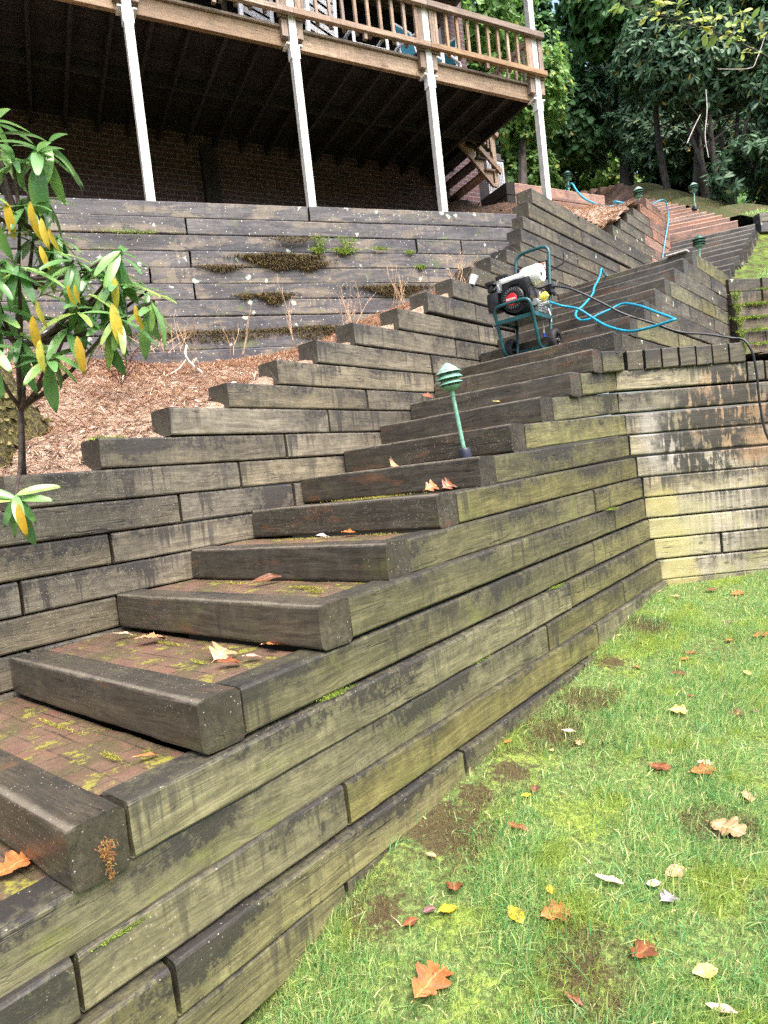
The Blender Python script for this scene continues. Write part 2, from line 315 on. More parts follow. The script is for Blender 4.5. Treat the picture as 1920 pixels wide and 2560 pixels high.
def course(parent, a, b, h, d, out, mats, joints=(), jit=.005, name='timber'):
    """one course from a to b split at the given fractions, 4-6 mm gaps"""
    a = Vector(a); b = Vector(b); L = (b - a).length; js = [0] + sorted(j for j in joints if .02 < j < .98) + [1]
    on = Vector((out[0], out[1], 0)).normalized(); res = []
    for i in range(len(js) - 1):
        g0 = .003 / L if i else 0; g1 = .003 / L if i < len(js) - 2 else 0
        o = on * random.uniform(-jit, jit)
        m = mats if not isinstance(mats, (list, tuple)) else mats[min(i, len(mats) - 1)]
        res.append(timber(name, a.lerp(b, js[i] + g0) + o, a.lerp(b, js[i + 1] - g1) + o, h, d, out, m, parent))
    return res
GAP = .006
def nz(k): return -.791 + .17201 * (k - 1)
# lower front wall: outward = -B
OUT_F = (-B[0], -B[1])
CORN = {10: (2.016, 5.179, .824), 9: (1.938, 5.172, .668), 8: (1.941, 5.173, .494), 7: (1.983, 5.176, .317), 6: (2.003, 5.178, .146), 5: (2.043, 5.182, -.031), 4: (2.08, 5.185, -.196),
        3: (2.084, 5.185, -.364), 2: (2.098, 5.186, -.537), 1: (2.129, 5.189, -.706), 0: (2.14, 5.19, -.877), -1: (2.145, 5.189, -1.035), -2: (2.15, 5.19, -1.195), -3: (2.15, 5.19, -1.36)}
front = base('timber_retaining_wall', 'long olive-stained timber wall that carries the lower steps along the left edge of the lawn', 'retaining wall', W(1, 0, -1.6))
FJ = {2: [3.52], 3: [3.985], 1: [3.04], 0: [3.867, 2.68], -1: [-.02, .97, 3.3], -2: [.214, 1.69, 3.0], -3: [.9, 2.2], 4: [3.7], 5: [], 6: [], 7: []}
for k in range(-3, 11):
    if k >= 1: al0, la0 = alz(S[k - 1]); al0 += .160; z0 = S[k - 1][2] - .004
    else: al0 = -1.6 if k < 0 else -.28; la0 = {0: .024, -1: .012, -2: -.016, -3: -.05}[k]; z0 = nz(k)
    c = CORN[k]; alc, lac = alz(c); hh = .160
    lac -= {3: .005, 2: .012, 1: .018, 0: .03, -1: .055, -2: .085}.get(k, 0); c = W(alc, lac, c[2])
    if k == -3: alc = 3.4; zc = -1.36; c = W(alc, lac - .02, zc)
    fr = [(j - al0) / (alc - al0) for j in FJ.get(k, [])]
    course(front, W(al0, la0, z0), (c[0], c[1], c[2]), hh, .15, OUT_F, MAT['front'], fr, .006)
# far right wall across the end of the lawn
RD = np.array([math.sin(R(85)), math.cos(R(85))]); OUT_R = (RD[1], -RD[0])
rw = base('timber_retaining_wall', 'bleached mould-streaked timber wall at the far end of the lawn, capped by timber ends', 'retaining wall', (2.6, 5.23, -1.2))
RJ = {1: [.22], -1: [.62], 3: [.7], 5: [.55], 7: [.8], 8: []}
for k in range(-3, 10):
    c = Vector(CORN[k]); sl = -.022; e = c + Vector((RD[0] * 2.6, RD[1] * 2.6, sl * 2.6)); c = c + Vector((RD[0], RD[1], 0)) * .006
    if k == 9:
        e = c + Vector((RD[0] * 1.1, RD[1] * 1.1, -.03)); course(rw, c, e, .158, .15, OUT_R, MAT['right'])
        for i in range(9):
            q = e + Vector((RD[0], RD[1], 0)) * (.155 * i + .005); q.z -= .005 * i
            timber('timber_end', q + Vector((0, 0, 0)), q + Vector((RD[0], RD[1], 0)) * .148, .156, .5, OUT_R, MAT['upper'], rw, rough=.6)
        continue
    course(rw, c, e, .160, .15, OUT_R, MAT['right'], RJ.get(k, []), .007)
for i in range(7):
    q = Vector((2.045, 5.16, .815)) + Vector((RD[0], RD[1], 0)) * (.142 * i); q.z -= .003 * i; q += Vector((OUT_R[0], OUT_R[1], 0)) * random.uniform(-.012, .012)
    timber('timber_end', q, q + Vector((RD[0], RD[1], 0)) * .138, .158, .5, OUT_R, MAT['upper'], rw, rough=.6)
# short filler blocks at the corner, level 10
# wall on the uphill side of the flight (left), courses stepping up with it
LT = 1.545; OUT_L = (-B[0], -B[1])
side = base('timber_retaining_wall', 'stepped timber wall on the uphill left side of the steps, below the needle slope', 'retaining wall', W(2, LT, -.4))
LZ = {1: -.770, 2: -.605, 3: -.44, 4: -.275, 5: -.11, 6: .055, 7: .222, 8: .388, 9: .554, 10: .715, 11: .882, 12: 1.050, 13: 1.225, 14: 1.405, 15: 1.605, 16: 1.790, 17: 1.965, 18: 2.128, 19: 2.285, 20: 2.425, 21: 2.583, 22: 2.737, 23: 2.918, 24: 3.102, 25: 3.275, 26: 3.44, 27: 3.60, 28: 3.75, 29: 3.90, 30: 4.06}
LA = {1: -1.9, 2: -1.6, 3: -1.3, 4: -1.0, 5: -.6, 6: .05, 7: .52, 8: .99, 9: 1.42, 10: 1.845, 11: 2.27, 12: 2.66, 13: 3.08, 14: 3.64, 15: 4.09, 16: 4.51, 17: 4.87, 18: 5.26, 19: 5.62, 20: 5.95, 21: 6.01, 22: 6.08, 23: 6.23, 24: 6.35, 25: 8.87, 26: 9.21, 27: 9.53, 28: 9.84, 29: 10.18, 30: 10.5}
LJ = {8: [2.27], 7: [1.867], 6: [1.42, 2.29], 5: [.99], 4: [.53], 3: [.988], 2: [.53], 10: [3.145], 9: [2.70], 14: [4.895], 15: [4.885], 12: [4.05], 13: [4.47], 11: [4.07], 16: [5.9], 17: [5.5, 6.9], 18: [6.1, 8.2, 10.6], 19: [7.0, 9.0, 10.75], 20: [6.8, 8.6, 10.5], 21: [7.5, 9.3, 10.8], 22: [7.0, 9.0, 10.6], 23: [7.7, 9.4, 10.8], 24: [8.4, 10.55], 25: [10.75], 26: [10.3], 27: [10.7], 28: [10.6], 29: []}
for k in range(1, 31):
    end = (k - 1) * .43 + .95 if k < 17 else 11.66
    al0 = LA[k]; a_ = W(al0, LT, LZ[k]); zb = LZ[k] + (.006 * (end - al0) if k > 22 else 0)
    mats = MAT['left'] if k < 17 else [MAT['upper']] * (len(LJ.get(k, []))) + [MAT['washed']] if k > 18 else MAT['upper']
    hgt = LZ[k] - LZ[k - 1] - .006 if k > 1 else .16
    course(side, a_, W(end, LT, zb), min(hgt, .175), .19, OUT_L, mats, [(j - al0) / (end - al0) for j in LJ.get(k, [])], .004)
# black back wall below the deck
OUT_B = (DU[1] * 1.0, -DU[0] * 1.0)
bw = base('timber_retaining_wall', 'tall blackened timber wall with lichen and moss tufts below the deck posts', 'retaining wall', (-.5, 6.5, 1.4))
b0, b1 = np.array([-5.2, 4.88]), np.array([1.84, 7.36]); bd = (b1 - b0) / np.linalg.norm(b1 - b0); OUT_B = (bd[1], -bd[0])
for i in range(10):
    zt = 2.8 - .155 * i + (random.uniform(-.006, .006) if i else 0); o = .008 * i
    p = b0 + np.array(OUT_B) * o; q = b1 + np.array(OUT_B) * o
    js = sorted(random.sample([.3, .36, .47, .52, .6, .68, .75, .83, .9], 2))
    course(bw, (p[0], p[1], zt), (q[0], q[1], zt), .152, .15, OUT_B, MAT['back'], js, .014)
# upper side of the stringer, levels 11..27, and the mossy wall that meets it
us = base('timber_retaining_wall', 'grey-green timber wall under the right ends of the upper steps, above the capped wall', 'retaining wall', W(6, .1, .8))
for k in range(11, 19):
    al0, la0 = alz(S[k - 1]); end = 8.78 - (.0 if k > 17 else .0)
    course(us, W(al0 + .16, la0, S[k - 1][2] - .004), W(end, .12, S[k - 1][2] - .004), .164, .15, OUT_F, MAT['upper'] if k % 3 else MAT['front'], [random.uniform(.3, .5), random.uniform(.6, .8)] if k < 16 else [.5], .005)
mw = base('timber_retaining_wall', 'mossy battered timber wall at the right edge, between the capped wall and the grass bank', 'retaining wall', (5.1, 8.3, .8))
for i in range(8):
    zt = 2.04 - .168 * i; o = .022 * i
    d_ = np.array([math.sin(R(78)), math.cos(R(78))]); n_ = np.array([d_[1], -d_[0]]); p = np.array([4.60, 8.20]) + n_ * o; q = p + d_ * 2.6
    course(mw, (p[0], p[1], zt), (q[0], q[1], zt - .02), .160, .16, n_, MAT['upper'] if i < 1 else MAT['mossy'], [random.uniform(.12, .3), random.uniform(.4, .7)], .01)
# ---------------------------------------------------------------- flights
TW = .157
def brick_mat():
    t = NT('wet_brick'); o = t.obj()
    v = t.n('ShaderNodeVectorMath', operation='ADD'); t.set(v.inputs[0], o); t.set(v.inputs[1], t.n('ShaderNodeCombineXYZ', {0: t.math('MULTIPLY', t.rnd(), 9.0), 1: 0.0, 2: 0.0}).outputs[0])
    bt = t.n('ShaderNodeTexBrick', {'Vector': v.outputs[0], 'Color1': (.17, .085, .06, 1), 'Color2': (.1, .065, .048, 1), 'Mortar': (.035, .03, .022, 1), 'Scale': 1.0, 'Mortar Size': .005, 'Mortar Smooth': .4, 'Brick Width': .185, 'Row Height': .088})
    n1 = t.noise(o, 9, 6, .7); n2 = t.noise(o, 60, 4, .7); n3 = t.noise(o, 3.2, 5, .65)
    c = t.mix(t.ramp(n1, .35, .7), bt.outputs[0], t.mix(n2, (.2, .12, .08), (.1, .075, .05)), 'MIX')
    c = t.mix(t.math('MULTIPLY', t.ramp(n3, .44, .58), .85), c, t.mix(n2, (.04, .032, .02), (.11, .1, .045)))
    c = t.mix(t.math('MULTIPLY', t.ramp(t.noise(o, 6.5, 8, .78), .54, .6), .85), c, t.mix(n2, (.13, .13, .02), (.36, .33, .06)))
    return t.out(c, t.math('ADD', .3, t.math('MULTIPLY', n1, .4)), t.math('ADD', t.math('MULTIPLY', bt.outputs[1], -.6), t.math('ADD', t.math('MULTIPLY', n2, .5), n1)), .6, .008)
MAT['tread'] = brick_mat()
def plate(name, pts, mat, parent, axis):
    """flat quad with local x along axis"""
    p = [Vector(q) for q in pts]; x = Vector((axis[0], axis[1], 0)).normalized(); y = Vector((-x.y, x.x, 0))
    M = Matrix(((x.x, y.x, 0, p[0].x), (x.y, y.y, 0, p[0].y), (0, 0, 1, p[0].z), (0, 0, 0, 1))); Mi = M.inverted()
    q = [Mi @ k for k in p]; n = 14; v = []; f = []
    for i in range(n + 1):
        for j in range(n + 1):
            s_, t_ = i / n, j / n; k = (q[0] * (1 - s_) + q[1] * s_) * (1 - t_) + (q[3] * (1 - s_) + q[2] * s_) * t_
            k = k + Vector((0, 0, noise.noise(tuple((M @ k) * 5)) * .007)); v.append(k)
    for i in range(n):
        for j in range(n): f.append((i * (n + 1) + j, (i + 1) * (n + 1) + j, (i + 1) * (n + 1) + j + 1, i * (n + 1) + j + 1))
    me = bpy.data.meshes.new(name); me.from_pydata([tuple(k) for k in v], [], f); me.materials.append(mat)
    o = bpy.data.objects.new(name, me); put(o, parent); place(o, parent, M); return o
st1 = base('timber_staircase', 'lower flight of dark wet timber steps with brick treads climbing from the lower left', 'steps', W(2, .8, -.9))
full = [(-.893 - .27 - .28 * 0, 1.609 - .335, -.963 - .0)] ; SS = [W(-.86, .03, nz(-1)), W(-.43, .03, nz(0))] + S
for i, p in enumerate(SS):
    al, la = alz(p); jr = random.uniform(-.003, .003)
    a_ = W(al, la - .004, p[2] + jr); b_ = W(al + random.uniform(-.004, .004), LT - .004, p[2] + jr + random.uniform(-.004, .004))
    if i < 13 or True:
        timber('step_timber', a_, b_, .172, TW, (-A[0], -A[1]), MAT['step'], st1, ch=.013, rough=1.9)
    if i < len(SS) - 1: al2 = alz(SS[i + 1])[0]
    else: al2 = 9.2
    z = p[2] - .010
    plate('tread', [W(al + TW - .01, LT - .002, z), W(al + TW - .01, la + .14, z), W(al2 + .02, la + .14, z), W(al2 + .02, LT - .002, z)], MAT['tread'], st1, (-B[0], -B[1]))
UR = [(4.930,8.712,2.305),(5.204,9.088,2.477),(5.448,9.369,2.649),(5.668,9.642,2.821),(5.918,9.958,2.993),(6.153,10.296,3.165),(6.397,10.607,3.337),(6.647,10.934,3.509),(6.858,11.253,3.681)]
UW = [(6.701,11.487,3.852),(6.74,11.787,4.024),(6.795,12.12,4.196),(6.86,12.487,4.368),(6.903,12.843,4.54),(6.923,13.17,4.712),(6.95,13.495,4.884),(6.985,13.797,5.056),(7.003,14.129,5.228),(7.021,14.499,5.4),(7.066,14.873,5.572),(7.11,15.161,5.744),(7.144,15.462,5.916),(7.128,15.726,6.088),(7.133,16.011,6.26),(7.106,16.286,6.432),(7.067,16.565,6.604),(7.102,16.836,6.776),(7.09,17.125,6.948),(7.063,17.409,7.12),(7.02,17.85,7.27),(6.93,18.25,7.42),(6.8,18.6,7.55),(6.62,18.95,7.66),(6.42,19.25,7.75)]
st2 = base('timber_staircase', 'second flight of dark wet timber steps with thin pale edges, above the landing', 'steps', UR[0])
st3 = base('timber_staircase', 'top flight of freshly washed reddish timber steps curving left under the trees', 'steps', UW[0])
allu = UR + UW; dirs = []
for i, p in enumerate(allu):
    k = 19 + i
    hd = -58 - (k - 19) * 1.0 if k <= 27 else (-72 - (k - 28) * .4 if k < 38 else float(np.interp(k, [38, 40, 43, 47, 52], [-74, -58, -32, -14, -8])))
    dirs.append(np.array([math.sin(R(hd)), math.cos(R(hd))]))
for i, p in enumerate(allu):
    k = 19 + i; d_ = dirs[i]; n_ = np.array([-d_[1], d_[0]])      # n_: right-hand normal of the edge pointing down the flight
    if n_ @ np.array([-A[0], -A[1]]) < 0 and k < 38: n_ = -n_
    Lw = 2.3 if k > 27 else 2.0
    if k >= 40: Lw = 1.5
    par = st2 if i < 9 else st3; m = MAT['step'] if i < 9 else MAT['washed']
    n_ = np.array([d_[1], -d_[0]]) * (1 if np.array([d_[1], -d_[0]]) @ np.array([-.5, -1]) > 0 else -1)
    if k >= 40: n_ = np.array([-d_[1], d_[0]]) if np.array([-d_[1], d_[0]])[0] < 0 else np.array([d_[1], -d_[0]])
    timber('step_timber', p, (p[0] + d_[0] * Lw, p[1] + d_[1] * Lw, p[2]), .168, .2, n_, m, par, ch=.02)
    if i < len(allu) - 1 and k < 39:
        q = allu[i + 1]; z = p[2] - .02; e = dirs[i + 1]
        s0 = np.array(p[:2]) - n_ * .19; s1 = np.array(q[:2]) - n_ * .03
        plate('tread', [(s0[0] + d_[0] * Lw, s0[1] + d_[1] * Lw, z), (s0[0], s0[1], z), (s1[0], s1[1], z), (s1[0] + e[0] * Lw, s1[1] + e[1] * Lw, z)], MAT['tread'], par, d_)
# right-hand stringer of the second flight
us2 = base('timber_retaining_wall', 'dark timber stringer wall holding the right ends of the second flight beside the grass bank', 'retaining wall', UR[3])
for i, p in enumerate(UR):
    al, la = alz(p); end = 13.0
    course(us2, W(al + .2, la, p[2] - .004), W(end, .40, p[2] - .004), .165, .15, OUT_F, MAT['upper'], [random.uniform(.2, .5)], .004)
for j in range(2):
    course(us2, W(8.85, .15, 2.305 - .1725 * (j + 1)), W(12.9, .36, 2.305 - .1725 * (j + 1)), .165, .15, OUT_F, MAT['upper'], [.4], .004)
# small black wall at the top of the bank, right of the second flight
tb = base('timber_retaining_wall', 'short black timber wall at the top of the grass bank beside the washed steps', 'retaining wall', (7.3, 11.2, 3.6))
for j in range(2):
    course(tb, (6.95, 11.28 - .01 * j, 3.86 - .17 * j), (9.6, 11.55 - .01 * j, 3.83 - .17 * j), .162, .16, (.1, -1), MAT['back'], [.09 + .07 * j, .5], .006)
# reddish plank wall behind the last post
K = np.array([2.55, 10.7]); OUT_K = (DU[1], -DU[0])
pw = base('timber_retaining_wall', 'low washed red-brown timber wall behind the right-hand post, at the foot of the deck stairs', 'retaining wall', (3.4, 11.1, 4.2))
for j in range(3):
    a_ = K; b_ = K + DU * 2.2; z = 4.60 - .205 * j
    course(pw, (a_[0] + DU[0] * .16, a_[1] + DU[1] * .16, z), (b_[0], b_[1], z), .198, .15, OUT_K, MAT['washed'], [], .003)
    n_ = (-DU[0], -DU[1]); e = K + DN * 1.1
    course(pw, (K[0], K[1], z - .003), (e[0], e[1], z - .003), .195, .155, n_, MAT['underdeck'], [], .003)
# ---------------------------------------------------------------- ground
LX = [-14, -3, -.65, .47, .825, 1.22, 1.61, 2.03, 2.54, 3.33, 4.3, 6]; LZZ = [-3.2, -2.1, -1.82, -1.64, -1.5, -1.41, -1.36, -1.328, -1.293, -1.22, -1.11, -1.0]
def lawn_z(x, y):
    al = (x - P0[0]) * A[0] + (y - P0[1]) * A[1]; la = (x - P0[0]) * B[0] + (y - P0[1]) * B[1]
    return np.interp(al, LX, LZZ) + .06 * la * np.where(al < .8, .5, 1) + (vnoise(x, y, 2.2, 3, 3) - .5) * .05 * np.clip(-la * 4, 0, 1)
def straw_z(s, t):
    return .225 + .405 * (s - .99) + np.maximum(0, 3.6 - s) * .45 * np.clip((t - 1.6) / 2.3, -.2, 1.6) + (vnoise(s, t, 3, 5, 3) - .5) * .10
CP = np.array([(1.79,7.5,2.72),(-2.5,6.0,2.6),(0,6.85,2.6),(2.0,7.75,2.98),(3.2,9.2,3.08),(4.25,10.45,3.86),(4.7,10.9,3.95),(5.2,11.6,4.1),(-1.9,9.0,3.5),(.6,10.3,3.75),(1.77,10.8,4.38),(2.4,10.4,4.12),(4.4,11.4,4.2),(-5,4.9,2.5),(-6,7,3.2),(2.6,8.4,3.05),(3.25,9.1,3.14),(3.7,9.6,3.36),(4.0,9.95,3.6),(4.3,10.3,3.85),(3.0,10.0,3.72),(3.4,10.3,3.88),(3.9,10.6,4.02),(2.7,10.6,4.16),(3.44,11.05,4.24),(2.4,9.6,3.5),
   (5.2,13.2,4.5),(5.5,15,5.3),(5.5,17.5,6.8),(7.6,17.5,7.0),(7.3,12,4.1),(7.4,13,4.6),(7.4,14,5.1),(7.5,15,5.6),(7.5,16.2,6.3),(7.3,11.45,3.82),(9.5,11.7,3.8),(9,13.5,4.3),(12,12,4.0),(12,16,6),(3,14,5.2),(0,14,5.2),(-6,14,5.2),(3,18,6.6),(-6,20,6.5),(9,20,8),(16,20,8),(16,12,4.2),(2,24,8),(10,27,10.5),(20,27,10),(-10,26,8),(-14,10,4.5)])
def hill_z(x, y):
    x = np.asarray(x, float); y = np.asarray(y, float)
    d2 = (x[..., None] - CP[:, 0]) ** 2 + (y[..., None] - CP[:, 1]) ** 2 + .02; w_ = d2 ** -1.6
    return (w_ * CP[:, 2]).sum(-1) / w_.sum(-1) + (vnoise(x, y, 2.5, 9, 3) - .5) * .06
def inpoly(x, y, P):
    c = np.zeros(x.shape, bool); n = len(P)
    for i in range(n):
        x1, y1 = P[i]; x2, y2 = P[(i + 1) % n]
        if y1 == y2: continue
        c ^= ((y1 > y) != (y2 > y)) & (x < (x2 - x1) * (y - y1) / (y2 - y1) + x1)
    return c
def sheet(name, X, Y, Z, keep, mat, kind='structure'):
    n, m = X.shape; idx = np.arange(n * m).reshape(n, m)
    T = np.stack([idx[:-1, :-1], idx[1:, :-1], idx[1:, 1:], idx[:-1, 1:]], -1).reshape(-1, 4)
    if keep is not None: T = T[keep(X.ravel()[T].mean(1), Y.ravel()[T].mean(1))]
    V = np.stack([X.ravel(), Y.ravel(), Z.ravel()], 1)
    used = np.unique(T); mp = np.zeros(len(V), int); mp[used] = np.arange(len(used))
    me = npmesh(name, V[used], mp[T], mat, True); bm = bmesh.new(); bm.from_mesh(me); bmesh.ops.recalc_face_normals(bm, faces=bm.faces[:])
    if sum(f.normal.z for f in bm.faces) < 0: bmesh.ops.reverse_faces(bm, faces=bm.faces[:])
    bm.to_mesh(me); bm.free()
    o = bpy.data.objects.new(name, me); COL.objects.link(o); return tag(o, kind=kind)
def ground_mat(name, cols, sc=(4, 14, 60), rough=.9, wetness=0.0):
    t = NT(name); p = t.pos(); c = cols[0]
    for i, k in enumerate(cols[1:]):
        c = t.mix(t.ramp(t.noise(p, sc[i % len(sc)], 5, .7), .47, .58), c, k)
    f = t.noise(p, 130, 4, .7); c = t.mix(t.ramp(f, .35, .6), t.mix(.5, c, (.01, .008, .005)), c)
    return t.out(c, rough, f, .9, .012, .2)
def lawn_mat():
    t = NT('lawn_soil'); p = t.pos(); n1 = t.noise(p, 3, 5, .7); n2 = t.noise(p, 40, 5, .75); n3 = t.noise(p, 9, 4, .7)
    c = t.mix(t.ramp(n2, .4, .62), (.07, .1, .03), (.17, .24, .07))
    my = t.math('MULTIPLY', t.ramp(t.math('ADD', n1, t.math('MULTIPLY', t.math('SUBTRACT', n2, .5), .5)), .53, .64), .9)
    c = t.mix(my, c, t.mix(n2, (.15, .21, .04), (.31, .39, .08)))
    m = t.ramp(t.noise(p, 14, 6, .75), .55, .62)
    c = t.mix(t.math('MULTIPLY', m, .5), c, (.08, .065, .03))
    n3 = t.noise(p, 22, 6, .75)
    for x, y, r_ in [(.44, 2.86, .11), (.083, 2.553, .19), (.98, 3.49, .13), (1.70, 4.38, .13), (.25, 2.7, .11), (.7, 3.15, .11), (.44, 1.85, .08), (-.15, 2.2, .09), (1.28, 3.9, .09), (1.09, 2.33, .07)]:
        q = t.n('ShaderNodeVectorMath', operation='MULTIPLY'); t.set(q.inputs[0], p); q.inputs[1].default_value = (1, 1, 0)
        c = t.mix(t.math('MULTIPLY', at(t, q.outputs[0], (x, y, 0), r_, .35, r_ * 3.0, n3), .9), c, t.mix(n2, (.03, .018, .012), (.1, .07, .035)))
    return t.out(c, .9, n2, .9, .012, .2)
MAT['lawn'] = lawn_mat()
MAT['straw'] = ground_mat('pine_straw_soil', [(.46, .32, .23), (.4, .27, .19), (.55, .42, .32), (.26, .18, .14)], (4, 16, 45))
MAT['mulch'] = ground_mat('mulch_soil', [(.11, .07, .05), (.19, .12, .08), (.055, .035, .025)], (22, 60))
MAT['hill'] = ground_mat('forest_soil', [(.08, .085, .035), (.11, .09, .045), (.06, .075, .025)], (2, 6, 20))
MAT['bank'] = ground_mat('bank_soil', [(.1, .16, .03), (.16, .22, .035), (.07, .065, .025)], (3, 8))
la_ = np.concatenate([[-16, -12, -9, -7, -5.5], np.arange(-4.6, .07, .055)]); al_ = np.concatenate([[-14, -10, -7, -5, -4], np.arange(-3.2, 4.9, .06), [5.2, 5.8]])
AL, LA2 = np.meshgrid(al_, la_, indexing='ij'); LXx = P0[0] + AL * A[0] + LA2 * B[0]; LYy = P0[1] + AL * A[1] + LA2 * B[1]
def wall_side(x, y): return y < 5.19 + .0875 * (x - 2.1) + .05
sheet('lawn', LXx, LYy, lawn_z(LXx, LYy), lambda x, y: wall_side(x, y), MAT['lawn'])
gs, gt = np.meshgrid(np.arange(-2.6, 6.4, .07), np.concatenate([[1.60, 1.601], np.arange(1.67, 5.2, .07)]), indexing='ij'); GX = P0[0] + gs * A[0] + gt * B[0]; GY = P0[1] + gs * A[1] + gt * B[1]
def front_of_bw(x, y, m=.02): return ((x - b0[0]) * OUT_B[0] + (y - b0[1]) * OUT_B[1]) > -m
sheet('pine_straw_slope', GX, GY, straw_z(gs, gt) - .5 * (gt < 1.6005), lambda x, y: front_of_bw(x, y), MAT['straw'])
MUL = [tuple(b0 - np.array(OUT_B) * .1), tuple(b1 - np.array(OUT_B) * .1), W(6.3, 1.68, 0)[:2], tuple(W(7.5, 1.66, 0)[:2]), (2.7, 9.3), tuple(K), tuple(K + DN * 1.0), D(4.0, 2.28, 0)[:2], D(-8, 2.28, 0)[:2]]
mx, my = np.meshgrid(np.arange(-8, 5.6, .1), np.arange(3.5, 12.4, .1), indexing='ij'); mz_ = hill_z(mx, my)
sheet('mulch_ground', mx, my, mz_, lambda x, y: inpoly(x, y, MUL), MAT['mulch'])
PAT = [tuple(W(7.5, 1.66, 0)[:2]), (2.7, 9.3), tuple(K), tuple(K + DU * 2.35), tuple(W(11.9, 1.75, 0)[:2]), tuple(W(11.7, 1.57, 0)[:2]), tuple(W(7.5, 1.57, 0)[:2])]
sheet('pine_straw_patch', mx, my, mz_, lambda x, y: inpoly(x, y, PAT), MAT['straw'])
STAIR = [tuple(W(7, 1.6, 0)[:2]), tuple(W(7, -.05, 0)[:2]), tuple(W(12.6, .3, 0)[:2]), (6.62, 11.3), (6.9, 13.2), (7.02, 15.5), (7.05, 17.6), (5.6, 18.8), (4.8, 17), (4.7, 12.2), tuple(W(11.9, 1.7, 0)[:2])]
hx, hy = np.meshgrid(np.concatenate([np.arange(-40, -8, 2.0), np.arange(-8, 14, .25), np.arange(14, 60, 2.0)]), np.concatenate([np.arange(9, 20, .25), np.arange(20, 70, 2.5)]), indexing='ij')
hz_ = hill_z(hx, hy) + np.maximum(0, hy - 26) * .35 - 1.1 * np.clip((7.0 - np.abs(hx - 4.6) * 3.2) / 3, 0, 1) * np.clip((hy - 11.6) / 1.0, 0, 1) * np.clip((20.5 - hy) / 2, 0, 1)
def hill_keep(x, y):
    k = ~inpoly(x, y, STAIR) & ~inpoly(x, y, MUL) & ~inpoly(x, y, PAT)
    dn = (x - D0[0]) * DN[0] + (y - D0[1]) * DN[1]; k &= (dn > 2.4) | ((x > 4.6) & (y > 11.45))
    return k & ((y > 11.36) | (x < 4.6))
sheet('hillside', hx, hy, hz_, hill_keep, MAT['hill'])
# terrace behind the capped wall and the grass bank above the mossy wall
tx, ty = np.meshgrid(np.arange(1.9, 9, .12), np.arange(4.8, 9.2, .12), indexing='ij')
sheet('terrace_ground', tx, ty, np.full(tx.shape, .70) + (vnoise(tx, ty, 3, 2) - .5) * .04, lambda x, y: ((x - P0[0]) * B[0] + (y - P0[1]) * B[1] < .12) & (y > 5.24 + .0875 * (x - 2.1)), MAT['mulch'])
def bank_z(x, y): return np.interp((y - 8.3 - .21 * (x - 4.6)), [0, .2, 1.4, 2.4, 2.7], [1.98, 2.06, 2.72, 3.36, 3.72]) + (vnoise(x, y, 2.5, 4, 3) - .5) * .12
bx_, by_ = np.meshgrid(np.arange(4.5, 12, .1), np.arange(8.2, 12, .1), indexing='ij')
sheet('grass_bank', bx_, by_, bank_z(bx_, by_), lambda x, y: ((x - P0[0]) * B[0] + (y - P0[1]) * B[1] < .5) & (y > 8.28 + .21 * (x - 4.6)) & (y < 11.62 + .1 * (x - 6.9)), MAT['bank'])
# ---------------------------------------------------------------- mass meshes (grass, needles, leaves)
def rotz(a): c, s = np.cos(a), np.sin(a); return c, s
def island_mat(name, stops, rough=.45, spec=.4, trans=0.0, patch=None):
    t = NT(name); cr = t.n('ShaderNodeValToRGB', {0: t.island()}); e = cr.color_ramp.elements
    while len(e) < len(stops): e.new(.5)
    for i, (p_, c) in enumerate(stops): e[i].position = p_; e[i].color = (*c, 1)
    c = cr.outputs[0]
    if patch:
        (sc, lo, hi, pc) = patch; c = t.mix(t.math('MULTIPLY', t.ramp(t.noise(t.pos(), sc, 4, .6), lo, hi), .75), c, pc)
    m = t.out(c, rough, spec=spec)
    if trans > 0:
        tr = t.n('ShaderNodeBsdfTranslucent', {'Color': c}); mx_ = t.n('ShaderNodeMixShader', {0: trans}); outn = t.t.nodes['Material Output']
        t.t.links.new(t.b.outputs[0], mx_.inputs[1]); t.t.links.new(tr.outputs[0], mx_.inputs[2]); t.t.links.new(mx_.outputs[0], outn.inputs[0])
    return m
def blades(name, x, y, z, hgt, wid, mat, lean=.5, parent=None, comb=None, nrm=None):
    n = len(x); th = RNG.uniform(0, 2 * np.pi, n); c, s = np.cos(th), np.sin(th); wx, wy = c * wid / 2, s * wid / 2
    ld = RNG.uniform(0, 2 * np.pi, n); ll = np.abs(RNG.normal(0, lean, n)) * hgt
    dx, dy = np.cos(ld) * ll, np.sin(ld) * ll
    if comb is not None: dx = dx + comb[0] * hgt; dy = dy + comb[1] * hgt
    V = np.empty((n, 5, 3)); hz2 = np.maximum(hgt * .25, hgt - ll * .45)
    V[:, 0] = np.stack([x - wx, y - wy, z], 1); V[:, 1] = np.stack([x + wx, y + wy, z], 1)
    V[:, 2] = np.stack([x - wx * .8 + dx * .35, y - wy * .8 + dy * .35, z + hz2 * .6], 1); V[:, 3] = np.stack([x + wx * .8 + dx * .35, y + wy * .8 + dy * .35, z + hz2 * .6], 1)
    V[:, 4] = np.stack([x + dx, y + dy, z + hz2], 1)
    T = (np.array([[0, 1, 3], [0, 3, 2], [2, 3, 4]])[None] + 5 * np.arange(n)[:, None, None]).reshape(-1, 3)
    o = bpy.data.objects.new(name, npmesh(name, V.reshape(-1, 3), T, mat)); put(o, parent); return o
def infrust(x, y, z, m=.15):
    d = x * _f.x + y * _f.y + z * _f.z; px = 1620 * (x * _r.x + y * _r.y + z * _r.z) / d / 960; py = 1620 * (x * _u.x + y * _u.y + z * _u.z) / d / 1280
    return (d > .3) & (np.abs(px) < 1 + m) & (np.abs(py) < 1 + m)
